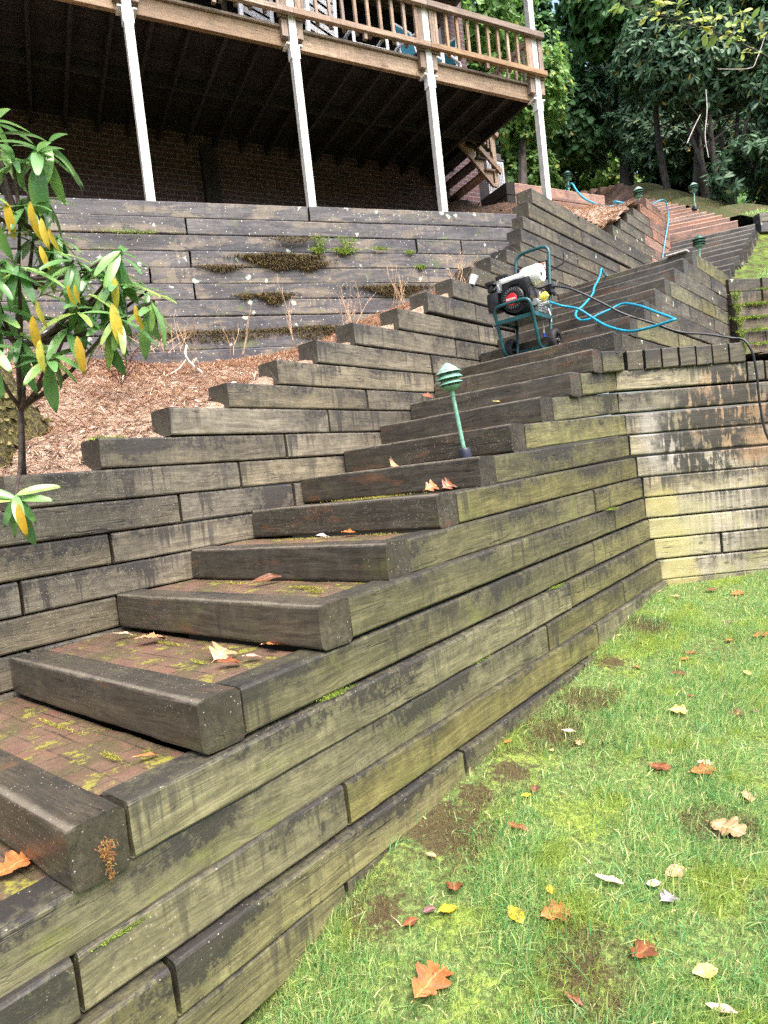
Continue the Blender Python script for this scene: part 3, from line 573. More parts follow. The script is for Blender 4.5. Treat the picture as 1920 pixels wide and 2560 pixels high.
MAT['grass'] = island_mat('grass_blade', [(0, (.1, .29, .11)), (.25, (.2, .43, .14)), (.5, (.35, .54, .17)), (.78, (.54, .65, .24)), (.92, (.66, .66, .33)), (1, (.64, .52, .3))], .32, .45, .4, (3.0, .5, .62, (.38, .48, .09)))
MAT['tuft'] = island_mat('coarse_grass', [(0, (.07, .24, .09)), (.6, (.14, .36, .12)), (1, (.3, .45, .2))], .3, .5, .3)
MAT['thatch'] = island_mat('thatch', [(0, (.05, .035, .02)), (.5, (.12, .09, .035)), (1, (.2, .2, .06))], .7)
n = 1300000
gx = RNG.uniform(-1.2, 4.9, n); gy = RNG.uniform(1.25, 5.6, n)
gal = (gx - P0[0]) * A[0] + (gy - P0[1]) * A[1]; gla = (gx - P0[0]) * B[0] + (gy - P0[1]) * B[1]
gzv = lawn_z(gx, gy); dist = np.hypot(gx, gy)
den = vnoise(gx, gy, 3.2, 21, 3); bare = vnoise(gx, gy, 2.6, 33, 3)
BARE = [(.44, 2.86, .13), (.083, 2.553, .2), (.98, 3.49, .13), (1.70, 4.38, .13), (.25, 2.7, .12), (.7, 3.15, .13), (.44, 1.85, .10), (-.15, 2.2, .1), (1.28, 3.9, .1), (1.09, 2.33, .1)]
bz = np.min([np.hypot(gx - a_, gy - b_) / (r_ * (.6 + .9 * vnoise(gx, gy, 9, 5, 2))) for a_, b_, r_ in BARE], axis=0)
k = (gla < .0) & wall_side(gx, gy - .0) & (gy < 5.14 + .0875 * (gx - 2.1)) & infrust(gx, gy, gzv, .25) & (RNG.uniform(0, 1, n) < np.clip(.55 + (den - .35) * 2.2, .4, 1)) & (RNG.uniform(0, 1, n) < np.clip(2.6 / dist, 0, 1) ** .6)
k &= ~((bz < .8) & (RNG.uniform(0, 1, n) < .5))
gx, gy, gzv, den, gla, bare, bz = gx[k], gy[k], gzv[k], den[k], gla[k], bare[k], bz[k]
tall = RNG.uniform(0, 1, len(gx)) < .09; hh = (.02 + .07 * np.clip(den - .28, 0, 1) + tall * .03) * RNG.uniform(.5, 1.35, len(gx)); dry = RNG.uniform(0, 1, len(gx)) < np.clip((bare - .56) * 2.2 + np.clip(.3 + gla, 0, 1) * 1.6 * (den < .6), 0.03, .8); dry |= (bz < 1.25) & (RNG.uniform(0, 1, len(gx)) < .8)
g1 = blades('lawn_grass', gx[~dry], gy[~dry], gzv[~dry] - .004, hh[~dry], RNG.uniform(.0018, .0042, (~dry).sum()) * (1 + .6 * tall[~dry]), MAT['grass'], .8, comb=(.15, -.2)); tag(g1, 'short yellow-green lawn grass with mossy patches', 'grass', kind='stuff')
g2 = blades('dead_grass', gx[dry], gy[dry], gzv[dry] - .004, hh[dry] * .8, RNG.uniform(.0014, .003, dry.sum()), MAT['thatch'], 1.3); tag(g2, 'brown dead grass and thatch along the foot of the timber wall', 'dead grass', kind='stuff')
tx_, ty_, th_ = [], [], []
for i in range(150):
    cx, cy = (RNG.uniform(-.4, 3.9), RNG.uniform(1.45, 4.6)) if i > 14 else [(.68, 1.92), (.75, 1.85), (.6, 1.98), (1.12, 2.6), (1.2, 2.5), (1.3, 2.45), (.85, 1.7), (.95, 1.75), (.5, 1.65), (.25, 1.7), (1.05, 1.9), (1.25, 1.95), (.98, 2.9), (1.35, 2.2), (.35, 1.95)][i]
    m = RNG.integers(10, 34); r_ = RNG.normal(0, .035, (m, 2)); tx_.append(cx + r_[:, 0]); ty_.append(cy + r_[:, 1]); th_.append(RNG.uniform(.04, .095, m))
tx_ = np.concatenate(tx_); ty_ = np.concatenate(ty_); th_ = np.concatenate(th_); k = ((tx_ - P0[0]) * B[0] + (ty_ - P0[1]) * B[1] < -.02) & (ty_ < 5.1)
g3 = blades('coarse_grass', tx_[k], ty_[k], lawn_z(tx_[k], ty_[k]) - .004, th_[k], RNG.uniform(.003, .0058, k.sum()), MAT['tuft'], 1.1); tag(g3, 'scattered coarse tufts of longer blue-green grass in the lawn', 'grass', kind='stuff')
n = 26000; bx2 = RNG.uniform(4.6, 8.2, n); by2 = RNG.uniform(8.3, 11.4, n); k = ((bx2 - P0[0]) * B[0] + (by2 - P0[1]) * B[1] < -.05 + .03 * 0) & (by2 > 8.33 + .21 * (bx2 - 4.6)) & (by2 < 11.25 + .1 * (bx2 - 6.9))
k &= ((bx2 - P0[0]) * B[0] + (by2 - P0[1]) * B[1]) < .0
bx2, by2 = bx2[k], by2[k]
g4 = blades('bank_grass', bx2, by2, bank_z(bx2, by2) - .01, RNG.uniform(.03, .09, len(bx2)), RNG.uniform(.004, .009, len(bx2)), MAT['grass'], .7); tag(g4, 'bright grass covering the steep bank right of the steps', 'grass', kind='stuff')
n = 9000; ux = RNG.uniform(6.7, 12, n); uy = RNG.uniform(11.4, 12.4, n); k = ux > 7.0 + .08 * (uy - 11.3); ux, uy = ux[k], uy[k]; n = len(ux)
g5 = blades('verge_grass', ux, uy, hill_z(ux, uy) - .01, RNG.uniform(.03, .1, n), RNG.uniform(.006, .012, n), MAT['grass'], .7); tag(g5, 'strip of bright grass under the dark bushes at the top right', 'grass', kind='stuff')
# leaf template: strip with midrib, lobed or plain
def leaf_tpl(rows=7, wf=lambda t: .2 * math.sin(math.pi * t) ** .8, bend=.2, fold=.15, sweep=0.0):
    V = []; T = []
    for i in range(rows + 1):
        t = i / rows; ww = wf(t); z = -bend * t * t; V += [(t + sweep * ww, ww, z + fold * ww), (t, 0, z), (t + sweep * ww, -ww, z + fold * ww)]
    for i in range(rows):
        a = i * 3
        for q in ((a, a + 3, a + 4, a + 1), (a + 1, a + 4, a + 5, a + 2)): T += [(q[0], q[1], q[2]), (q[0], q[2], q[3])]
    return np.array(V, float), np.array(T)
RHO = leaf_tpl(5, lambda t: .135 * math.sin(math.pi * min(1, .06 + t * .94)) ** .75, .12, .25)
RHO_LO = leaf_tpl(3, lambda t: .14 * math.sin(math.pi * min(1, .06 + t * .94)) ** .75, .15, .25)
MOSS = leaf_tpl(1, lambda t: .13 * (1 - t * .8), .1, .0)
SMALL = leaf_tpl(2, lambda t: .3 * math.sin(math.pi * min(1, .08 + t * .92)), .1, .1)
def scatter(name, tpl, pos, X, Z, size, mat, parent=None, smooth=False, wid=None):
    """copies of a leaf at pos, along X, facing Z"""
    V0, T0 = tpl; X = X / np.linalg.norm(X, axis=1, keepdims=True); Y = np.cross(Z, X); Y /= np.linalg.norm(Y, axis=1, keepdims=True) + 1e-9; Zn = np.cross(X, Y)
    L = V0[None] * np.ones((len(pos), 1, 1)) * size[:, None, None]
    if wid is not None: L[:, :, 1] *= wid[:, None]
    P = pos[:, None] + L[..., :1] * X[:, None] + L[..., 1:2] * Y[:, None] + L[..., 2:] * Zn[:, None]
    T = (T0[None] + len(V0) * np.arange(len(pos))[:, None, None]).reshape(-1, 3)
    o = bpy.data.objects.new(name, npmesh(name, P.reshape(-1, 3), T, mat, smooth)); put(o, parent); return o
def needles(name, x, y, z, ln, mat, label, wd=.0022, tilt=.25):
    n = len(x); th = RNG.uniform(0, 2 * np.pi, n); d = np.stack([np.cos(th), np.sin(th), RNG.normal(0, tilt, n)], 1) * ln[:, None]; s = np.stack([-np.sin(th), np.cos(th), np.zeros(n)], 1) * wd
    p = np.stack([x, y, z], 1); V = np.stack([p - d / 2 - s, p - d / 2 + s, p + d / 2 + s, p + d / 2 - s], 1)
    T = (np.array([[0, 1, 2], [0, 2, 3]])[None] + 4 * np.arange(n)[:, None, None]).reshape(-1, 3)
    o = bpy.data.objects.new(name, npmesh(name, V.reshape(-1, 3), T, mat)); COL.objects.link(o); return tag(o, label, 'pine needles', kind='stuff')
MAT['needle'] = island_mat('pine_needle', [(0, (.3, .18, .12)), (.4, (.54, .37, .26)), (.75, (.66, .5, .37)), (1, (.72, .62, .54))], .6)
MAT['litter'] = island_mat('leaf_litter', [(0, (.14, .06, .05)), (.3, (.32, .17, .14)), (.6, (.48, .32, .25)), (.85, (.64, .52, .46)), (1, (.7, .62, .58))], .4, .5)
MAT['mulchchip'] = island_mat('mulch_chip', [(0, (.04, .025, .018)), (.5, (.13, .08, .055)), (1, (.34, .24, .17))], .7)
n = 60000; s_ = RNG.uniform(-1.6, 6.2, n); t_ = RNG.uniform(1.72, 4.6, n); x_ = P0[0] + s_ * A[0] + t_ * B[0]; y_ = P0[1] + s_ * A[1] + t_ * B[1]; k = front_of_bw(x_, y_, -.03)
x_, y_, s_, t_ = x_[k], y_[k], s_[k], t_[k]
needles('pine_straw', x_, y_, straw_z(s_, t_) + RNG.uniform(.002, .02, len(x_)), RNG.uniform(.05, .12, len(x_)), MAT['needle'], 'tan pine needles covering the slope between the stepped wall and the black wall')
def litter(name, x, y, z, smin, smax, mat, label):
    n = len(x); th = RNG.uniform(0, 2 * np.pi, n); X = np.stack([np.cos(th), np.sin(th), RNG.normal(0, .3, n)], 1); Z = np.stack([RNG.normal(0, .45, n), RNG.normal(0, .45, n), np.ones(n)], 1)
    o = scatter(name, LITT, np.stack([x, y, z], 1), X, Z, RNG.uniform(smin, smax, n), mat); return tag(o, label, 'leaf litter', kind='stuff')
LITT = leaf_tpl(4, lambda t: .26 * math.sin(math.pi * min(1, .05 + t * .95)) * (.75 + .25 * math.cos(t * 19)), .25, .35)
k = RNG.choice(len(x_), 1700, replace=False)
litter('leaf_litter', x_[k], y_[k], straw_z(s_[k], t_[k]) + .012, .02, .065, MAT['litter'], 'pinkish brown fallen leaves strewn over the pine needle slope')
n = 16000; x_ = RNG.uniform(2.5, 5.8, n); y_ = RNG.uniform(8.4, 12.3, n); k = inpoly(x_, y_, PAT); x_, y_ = x_[k], y_[k]
needles('pine_straw', x_, y_, hill_z(x_, y_) + RNG.uniform(.002, .025, len(x_)), RNG.uniform(.06, .12, len(x_)), MAT['needle'], 'golden pine needles on the patch behind the upper end of the stepped wall', .003)
k = RNG.choice(len(x_), min(420, len(x_)), replace=False); litter('leaf_litter', x_[k], y_[k], hill_z(x_[k], y_[k]) + .012, .03, .065, MAT['litter'], 'pink-brown leaves lying on the needle patch under the reddish timber wall')
n = 9000; x_ = RNG.uniform(-5, 3.2, n); y_ = RNG.uniform(5, 11.6, n); k = inpoly(x_, y_, MUL); x_, y_ = x_[k], y_[k]
litter('mulch', x_, y_, hill_z(x_, y_) + .008, .03, .08, MAT['mulchchip'], 'dark shredded bark mulch on the ground under the deck')
# ---------------------------------------------------------------- deck, house, deck stairs
MD = Matrix(((DU[0], DN[0], 0, D0[0]), (DU[1], DN[1], 0, D0[1]), (0, 0, 1, 0), (0, 0, 0, 1)))
def dbase(name, label, cat, u, n, z, group=None, rz=0):
    M = MD @ Matrix.Translation((u, n, z)) @ Matrix.Rotation(rz, 4, 'Z'); o = thing(name, label, cat, M=M, group=group); MW[o.name] = M; return o
MAT['post'] = plain('white_paint_post', (.56, .55, .52), .5, var=.12, sc=9, bump=.1)
MAT['white'] = plain('white_plastic', (.72, .73, .74), .35, var=.06)
def brick_wall_mat():
    t = NT('house_brick'); o = t.obj(); sp = t.n('ShaderNodeSeparateXYZ', {0: o})
    v = t.n('ShaderNodeCombineXYZ', {0: t.math('ADD', sp.outputs[0], sp.outputs[1]), 1: sp.outputs[2], 2: 0.0}).outputs[0]
    bt = t.n('ShaderNodeTexBrick', {'Vector': v, 'Color1': (.12, .06, .058, 1), 'Color2': (.07, .046, .052, 1), 'Mortar': (.2, .185, .19, 1), 'Scale': 1.0, 'Mortar Size': .006, 'Mortar Smooth': .2, 'Bias': -.2, 'Brick Width': .19, 'Row Height': .068})
    n1 = t.noise(o, 25, 5, .7); c = t.mix(t.math('MULTIPLY', t.ramp(n1, .45, .7), .5), bt.outputs[0], t.mix(.5, bt.outputs[0], (.05, .035, .04)))
    return t.out(c, .75, t.math('ADD', t.math('MULTIPLY', bt.outputs[1], -1.0), t.math('MULTIPLY', n1, .3)), .6, .01, .25)
MAT['brick'] = brick_wall_mat()
MAT['darkglass'] = plain('dark_glass', (.012, .012, .014), .08, var=.1)
MAT['eave'] = plain('dark_eave_boards', (.09, .06, .05), .7, var=.3, sc=6)
def oriented(mb, name, mat, parent, M, smooth=False):
    o = mb.build(name, mat, None, smooth); o.parent = parent; place(o, parent, M); return o
def beam(parent, name, lo, hi, mat, ch=.004, axis=None):
    """box in deck coordinates, local x along its longest side so the grain follows it"""
    lo = Vector(lo); hi = Vector(hi); d = hi - lo; ax = max(range(3), key=lambda i: d[i]); c = lo.copy()
    if ax == 0: Rm = Matrix.Identity(4); s = d
    elif ax == 1: Rm = Matrix(((0, -1, 0, 0), (1, 0, 0, 0), (0, 0, 1, 0), (0, 0, 0, 1))); s = Vector((d.y, d.x, d.z))
    else: Rm = Matrix(((0, 0, -1, 0), (0, 1, 0, 0), (1, 0, 0, 0), (0, 0, 0, 1))); s = Vector((d.z, d.y, d.x))
    M = MD @ Matrix.Translation((lo + hi) / 2) @ Rm @ Matrix.Translation((0, 0, s.z / 2))
    return oriented(MB().box((-s.x / 2, -s.y / 2, -s.z), (s.x / 2, s.y / 2, 0), None, ch), name, mat, parent, M)
deck = dbase('wooden_deck', 'raised timber deck with brown balustrade on tall white posts above the black wall', 'deck', 0, 0, 4.75)
PU = [-6.9, -5.15, -3.42, -1.715, -.03, 1.69, 3.365]
BZ0, BZ1 = 4.755, 4.935
for i in range(len(PU) - 1):
    beam(deck, 'beam', (PU[i] + .002, 0, BZ0), (PU[i + 1] - .002, .055, BZ1), MAT['deckwood'])
    for z0, z1 in ((5.025, 5.085), (5.505, 5.575)):
        b_ = beam(deck, 'rail', (PU[i] + .003, -.155, z0), (PU[i + 1] + (.0 if i < 5 else .12), -.10, z1), MAT['deckwood'] if z0 < 5.2 and i == 5 else MAT['deckold'])
    nb = 10
    for j in range(nb): 
        u = PU[i] + .14 + (PU[i + 1] - PU[i] - .28) * j / (nb - 1)
        beam(deck, 'baluster', (u - .017, -.10, 5.0), (u + .017, -.066, 5.52), MAT['deckwood'] if i == 5 else MAT['deckold'], .002)
    u = (PU[i] + PU[i + 1]) / 2; beam(deck, 'rail_block', (u - .02, -.135, 4.95), (u + .02, -.09, 5.025), MAT['deckold'], .002)
for i, u in enumerate(PU):
    zb = [2.5, 2.5, 2.5, 2.5, 2.5, 2.65, 3.0][i]
    beam(deck, 'post', (u - .042, -.088, zb), (u + .042, -.004, 7.52), MAT['post'], .004)
    for s_ in (-1, 1):
        beam(deck, 'newel_board', (u + s_ * .085 - .035, -.098, 5.0), (u + s_ * .085 + .035, -.062, 5.56), MAT['deckold'], .003)
        beam(deck, 'knee_block', (u + s_ * .085 - .034, -.075, 4.82), (u + s_ * .085 + .034, -.002, 5.02), MAT['deckold'], .003)
        beam(deck, 'bracket', (u + s_ * .05 - .04 * (s_ < 0) , -.09, 4.735), (u + s_ * .05 + .04 * (s_ > 0), .05, 4.749), MAT['white'], .001)
        beam(deck, 'bracket', (u + s_ * .047 - .005, -.09, 4.6), (u + s_ * .047 + .005, .0, 4.735), MAT['white'], .001)
u = -7.0
while u < 3.36:
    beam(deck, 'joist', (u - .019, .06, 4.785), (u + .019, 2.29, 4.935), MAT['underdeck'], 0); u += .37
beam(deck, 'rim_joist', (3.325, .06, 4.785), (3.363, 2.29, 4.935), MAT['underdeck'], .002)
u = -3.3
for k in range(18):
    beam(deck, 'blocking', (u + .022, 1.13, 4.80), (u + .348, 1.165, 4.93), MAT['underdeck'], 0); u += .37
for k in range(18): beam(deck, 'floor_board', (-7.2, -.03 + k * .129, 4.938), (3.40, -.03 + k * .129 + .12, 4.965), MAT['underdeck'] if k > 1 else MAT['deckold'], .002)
beam(deck, 'rail', (3.33, -.05, 5.025), (3.37, 1.1, 5.085), MAT['deckold']); beam(deck, 'rail', (3.33, -.05, 5.505), (3.39, 1.1, 5.575), MAT['deckold'])
for j in range(6): beam(deck, 'baluster', (3.335, .12 + j * .16, 5.0), (3.369, .154 + j * .16, 5.52), MAT['deckold'], .002)
house = dbase('brick_house', 'brown brick house behind the deck with dark porch doors and a low eave', 'house', 0, 2.3, 3.5)
oriented(MB().box((-9, 0, -.4), (4.13, .25, 4.9)), 'wall', MAT['brick'], house, MD @ Matrix.Translation((0, 2.3, 3.5)))
oriented(MB().box((-9, -2.6, -1.2), (-7.4, -.002, 4.9)), 'wall', MAT['brick'], house, MD @ Matrix.Translation((0, 2.3, 3.5)))  # unseen brick return, added to keep sky light from under the deck
oriented(MB().box((3.88, .26, -.4), (4.13, 7, 4.9)), 'wall', MAT['brick'], house, MD @ Matrix.Translation((0, 2.3, 3.5)))
for i in range(5):
    u0 = -3.6 + i * 1.45; g = beam(house, 'door', (u0, 2.26, 4.97), (u0 + 1.44, 2.296, 7.3), MAT['darkglass'], 0)
    f = beam(house, 'door_frame', (u0 + .68, 2.24, 4.97), (u0 + .76, 2.258, 7.3), MAT['eave'], 0)
rf = MB(); rf.box((-9, -.9, 7.53), (3.84, 9, 7.6)); oriented(rf, 'soffit', MAT['eave'], house, MD)
rf = MB()
for k in range(9): rf.box((-9, -.88 + k * .36, 7.50), (3.83, -.84 + k * .36, 7.528))
oriented(rf, 'soffit_batten', MAT['eave'], house, MD)
oriented(MB().box((-9.1, -1.0, 7.604), (3.95, 9, 7.8)), 'roof', MAT['eave'], house, MD)
pier = beam(house, 'pilaster', (-.55, 2.2, 3.4), (-.35, 2.298, 4.78), MAT['underdeck'], 0)
# stairs from the end of the deck down to the plank wall
dst = dbase('deck_staircase', 'open timber stairs with a railing going down from the right end of the deck', 'stairs', 3.4, 1.7, 4.3)
def stringer(n0, mat):
    poly = [(3.02, 4.93)]
    for q in range(4): poly += [(3.15 + .15 * q, 4.93 - .155 * q), (3.15 + .15 * q, 4.775 - .155 * q)]
    poly += [(3.68, 4.31), (3.68, 4.26), (3.60, 4.26), (3.02, 4.83)]
    oriented(MB().prism(poly, n0, n0 + .045), 'stringer', mat, dst, MD)
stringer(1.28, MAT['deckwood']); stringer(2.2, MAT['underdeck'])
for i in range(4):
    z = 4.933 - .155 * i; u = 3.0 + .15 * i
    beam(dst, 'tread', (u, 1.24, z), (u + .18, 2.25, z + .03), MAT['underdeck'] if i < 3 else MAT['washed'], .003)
for (z0, sl) in ((4.44, 0), (4.98, 1)):
    poly = [(3.2, z0 + .46), (3.2, z0 + .54), (3.76, z0 + .06), (3.73, z0)]
    oriented(MB().prism(poly, 1.235, 1.275), 'rail', MAT['deckwood'], dst, MD)
beam(dst, 'newel_post', (3.64, 1.285, 4.3), (3.71, 1.35, 5.3), MAT['deckwood'], .004); beam(dst, 'newel_post', (3.38, 1.285, 4.6), (3.44, 1.34, 5.4), MAT['deckold'], .004)
for j in range(3): beam(dst, 'baluster', (3.47 + j * .055, 1.24, 4.85 - j * .05), (3.495 + j * .055, 1.27, 5.35 - j * .05), MAT['deckwood'], .002)
ac = dbase('air_conditioner', 'white ribbed air conditioner cabinet with a dark top behind the deck stairs', 'air conditioner', 4.55, 2.25, 4.6)
m = MB().box((4.30, 2.25, 4.6), (4.66, 2.6, 5.22), None, .01); oriented(m, 'cabinet', plain('grey_white_cabinet', (.42, .43, .45), .45), ac, MD)
m = MB()
for k in range(9): m.box((4.32 + k * .036, 2.235, 4.7), (4.337 + k * .036, 2.255, 5.17))
oriented(m, 'grille', plain('grey_grille', (.38, .4, .42), .5), ac, MD)
oriented(MB().box((4.29, 2.24, 5.223), (4.67, 2.61, 5.25), None, .004).box((4.32, 2.27, 5.25), (4.64, 2.58, 5.36), None, .01), 'top', plain('dark_top', (.035, .03, .03), .5), ac, MD)
# patio chairs of white pipe and teal fabric
MAT['teal'] = plain('teal_fabric', (.004, .1, .15), .85, var=.2, sc=60, bump=.2); MAT['navy'] = plain('navy_fabric', (.012, .04, .06), .8, var=.2, sc=60)
def chair(u, n, rz, label, wd, sh, bh, rec):
    t = dbase('patio_chair', label, 'patio chair', u, n, 4.967, 'white pipe chairs on the deck', rz); M = MW[t.name]; h = wd / 2; r = .02
    def tb(pts, name='frame'): return oriented(MB().tube(rnd2(pts, .05), r, 8), name, MAT['white'], t, M, True)
    for s_ in (-1, 1):
        tb([(s_ * h, -.22, 0), (s_ * h, -.22, sh + .2), (s_ * h, .2, sh + .2), (s_ * h, .2, 0)], 'side_frame')
        tb([(s_ * (h - .03), .1, sh - .05), (s_ * (h - .03), .1 + rec, bh)], 'back_rail')
    tb([(-h, -.22, sh * .5), (h, -.22, sh * .5)], 'stretcher'); tb([(-h, -.22, sh), (h, -.22, sh)], 'stretcher'); tb([(-h, .2, sh * .4), (h, .2, sh * .4)], 'stretcher')
    tb([(-h + .03, .1 + rec, bh), (h - .03, .1 + rec, bh)], 'top_rail')
    m = MB(); q = h - .035
    m.add([(-q, .09, sh), (q, .09, sh), (q, .09 + rec, bh - .01), (-q, .09 + rec, bh - .01), (-q, .1, sh), (q, .1, sh), (q, .1 + rec, bh - .01), (-q, .1 + rec, bh - .01)], [(0, 1, 2, 3), (7, 6, 5, 4), (0, 4, 5, 1), (3, 2, 6, 7), (1, 5, 6, 2), (0, 3, 7, 4)]); oriented(m, 'backrest', MAT['teal'], t, M)
    oriented(MB().box((-q, -.2, sh - .02), (q, .1, sh + .02), None, .01), 'seat', MAT['navy'], t, M)
    oriented(MB().box((-q, -.23, sh - .2), (q, -.21, sh - .02), None, .004), 'skirt', MAT['teal'], t, M)
chair(1.2, .62, 0, 'low white pipe chair with a short bright teal back, beside the white slatted panels', .46, .3, .58, .12)
chair(2.02, .62, .3, 'tall white pipe chair with a long teal back just left of the third white post', .42, .40, .98, .14)
chair(2.52, .85, -1.2, 'white pipe chair half hidden behind the third white post, right of the tall one', .4, .42, .98, .12)
# white slatted panels leaning behind the rail
def panel(u, n, rz, wd, hg, tilt, label, mat):
    t = dbase('slatted_panel', label, 'slatted panel', u, n, 4.967, 'white slatted panels on the deck', rz); M = MW[t.name] @ Matrix.Rotation(tilt, 4, 'X')
    m = MB()
    for x in (0, wd - .05): m.box((x, 0, 0), (x + .05, .03, hg))
    for z in (0, hg - .06): m.box((.05, 0, z), (wd - .05, .03, z + .06))
    oriented(m, 'frame', mat, t, M)
    m = MB(); k = 0; z = .08
    while z < hg - .12:
        m.add([(.05, .004, z + .0), (wd - .05, .004, z - .03), (wd - .05, .02, z + .05), (.05, .02, z + .08)], [(0, 1, 2, 3), (3, 2, 1, 0)]); z += .095
    oriented(m, 'slats', mat, t, M)
MAT['grey_white'] = plain('grey_white_paint', (.42, .44, .48), .5)
panel(-.40, .55, .25, .46, .95, .1, 'grey-white slatted panel left of the second white post', MAT['grey_white'])
panel(.10, .5, .1, .26, 1.1, .05, 'narrow white slatted panel just right of the second white post', MAT['white'])
panel(.36, .42, .35, .5, 1.15, .08, 'wide white slatted panel beside the low teal chair', MAT['white'])
# ---------------------------------------------------------------- pressure washer on the tread of step 11
def text_obj(body, size, mat, parent, M, name, ext=.001, align='CENTER', bold=0.0):
    cu = bpy.data.curves.new('txt', 'FONT'); cu.body = body; cu.size = size; cu.extrude = ext; cu.align_x = align; cu.align_y = 'CENTER'; cu.offset = bold
    tmp = bpy.data.objects.new('txt', cu); COL.objects.link(tmp); dg = bpy.context.evaluated_depsgraph_get(); me = bpy.data.meshes.new_from_object(tmp.evaluated_get(dg)); bpy.data.objects.remove(tmp)
    me.materials.clear(); me.materials.append(mat); o = bpy.data.objects.new(name, me); put(o, parent); return o
MAT['tealpaint'] = plain('dark_teal_paint', (.012, .075, .085), .32, var=.25, sc=12)
MAT['black'] = plain('black_plastic', (.012, .012, .014), .35, var=.2); MAT['blackmat'] = plain('black_rubber', (.015, .015, .016), .6, var=.3, sc=40)
MAT['steel'] = plain('bare_steel', (.6, .61, .62), .3, .9, .1); MAT['alu'] = plain('cast_aluminium', (.5, .51, .52), .45, .6, .2, 60)
MAT['silver'] = plain('silver_paint', (.78, .8, .8), .35, .15, .06); MAT['red'] = plain('red_plastic', (.55, .015, .03), .35, var=.05); MAT['orange'] = plain('orange_red_panel', (.7, .1, .03), .4, var=.05)
MAT['yellow'] = plain('yellow_cap', (.8, .72, .12), .35, var=.05); MAT['brass'] = plain('brass', (.5, .28, .1), .35, .9, .15, 40); MAT['bluecap'] = plain('blue_cap', (.02, .08, .6), .4, var=.05)
MAT['ink'] = plain('white_ink', (.8, .78, .76), .5, var=.02); MAT['orangeink'] = plain('cream_ink', (.85, .75, .6), .5, var=.02)
wb = Vector(S[10]) + Vector((B[0], B[1], 0)) * .83
MWs = Matrix(((-B[0], A[0], 0, wb.x), (-B[1], A[1], 0, wb.y), (0, 0, 1, .962), (0, 0, 0, 1)))
pwash = thing('pressure_washer', 'petrol pressure washer with dark teal tube frame and black engine standing on a step', 'pressure washer', M=MWs); MW[pwash.name] = MWs
I4 = Matrix.Identity(4)
def wpart(mb, name, mat, parent=None, smooth=False, M=I4):
    o = mb.build(name, mat, parent or pwash, smooth); o.matrix_basis = M; return o
fr = MB().tube(rnd2([(-.175, .33, .03), (-.175, .10, .02), (-.20, .02, .44), (.16, .0, .44), (.165, .10, .02), (.165, .33, .03)], .07, 6), .0145, 10)
fo = wpart(fr, 'frame', MAT['tealpaint'], smooth=True)
fr = MB().tube(rnd2([(-.165, .31, .03), (-.165, .36, .30), (-.165, .47, .97), (.165, .47, .97), (.165, .36, .30), (.165, .31, .03)], .09, 7), .0145, 10)
wpart(fr, 'handle', MAT['tealpaint'], smooth=True)
fr = MB().tube([(-.165, .32, .07), (.165, .32, .07)], .01, 8).box((-.165, .30, .03), (.165, .325, .06)); wpart(fr, 'axle', MAT['tealpaint'])
pl = MB().box((-.185, .04, .305), (.175, .375, .315)).box((-.19, .035, .29), (.18, .055, .325), None, .003).box((.16, .055, .29), (.18, .375, .325), None, .003).box((-.19, .055, .29), (-.17, .375, .325), None, .003)
wpart(pl, 'platform', MAT['tealpaint'])
wpart(MB().box((-.19, .09, -.005), (-.15, .13, .012)).box((.15, .09, -.005), (.19, .13, .012)), 'rubber_foot', MAT['blackmat'])
def wheel(x, s_):
    wo = bpy.data.objects.new('wheel', None); wo.matrix_basis = Matrix.Translation((x, .31, .098)) @ Matrix.Rotation(R(90), 4, 'Y'); put(wo, pwash); wo.empty_display_size = .05
    prof = [(.055, -.03), (.075, -.034), (.09, -.03), (.098, -.02), (.1, 0), (.098, .02), (.09, .03), (.075, .034), (.055, .03)]
    m = MB().lathe(prof, 36, closed=True)
    for k in range(22):
        for q in (-1, 0, 1):
            Mk = Matrix.Rotation(2 * math.pi * (k + .5 * (q != 0)) / 22, 4, 'Z') @ Matrix.Translation((.0985 - .006 * abs(q), 0, q * .019)); m.box((-.003, -.009, -.0075), (.0045, .009, .0075), Mk)
    o = m.build('tyre', MAT['blackmat'], wo)
    rim = MB().lathe([(.056, -.02), (.05, -.024), (.042, -.012), (.02, -.016), (.012, -.028), (.001, -.03)], 24).lathe([(.056, .02), (.05, .024), (.042, .012), (.02, .016), (.012, .028), (.001, .03)], 24)
    for k in range(5): rim.box((.012, -.006, -.024), (.05, .006, .024), Matrix.Rotation(2 * math.pi * k / 5, 4, 'Z'))
    rim.build('rim', MAT['black'], wo, False); MB().lathe([(.001, .036), (.011, .036), (.011, .024)], 12).lathe([(.001, -.036), (.011, -.036), (.011, -.024)], 12).build('hub_nut', MAT['steel'], wo)
wheel(-.215, -1); wheel(.212, 1)
# engine, pull-start side facing down the stairs
RXm = Matrix.Rotation(R(90), 4, 'X')            # lathe axis z -> -y
def ly(x, z, y0): return Matrix.Translation((x, y0, z)) @ RXm
sh = MB().lathe([(.001, .0), (.128, .0), (.138, .012), (.142, .09), (.142, .17)], 40, ly(.005, .475, .20)); sh.box((-.125, .05, .49), (.13, .2, .655), None, .03)
eng = wpart(sh, 'engine', MAT['black'], smooth=True)
sh = MB()
for r_, y_ in ((.135, .03), (.121, .027), (.107, .024)): sh.lathe([(r_ - .005, .0), (r_ - .005, .006), (r_ + .004, .006), (r_ + .004, 0)], 36, ly(.02, .49, y_ + .004), closed=True)
sh.lathe([(.001, .016), (.09, .014), (.1, .0)], 36, ly(.0, .475, .03)); o = wpart(sh, 'recoil_cover', MAT['black'], eng, True)
sh = MB()
for k in range(24): sh.box((.064, -.004, -.003), (.09, .004, .0035), ly(.0, .475, .0105) @ Matrix.Rotation(2 * math.pi * k / 24, 4, 'Z'))
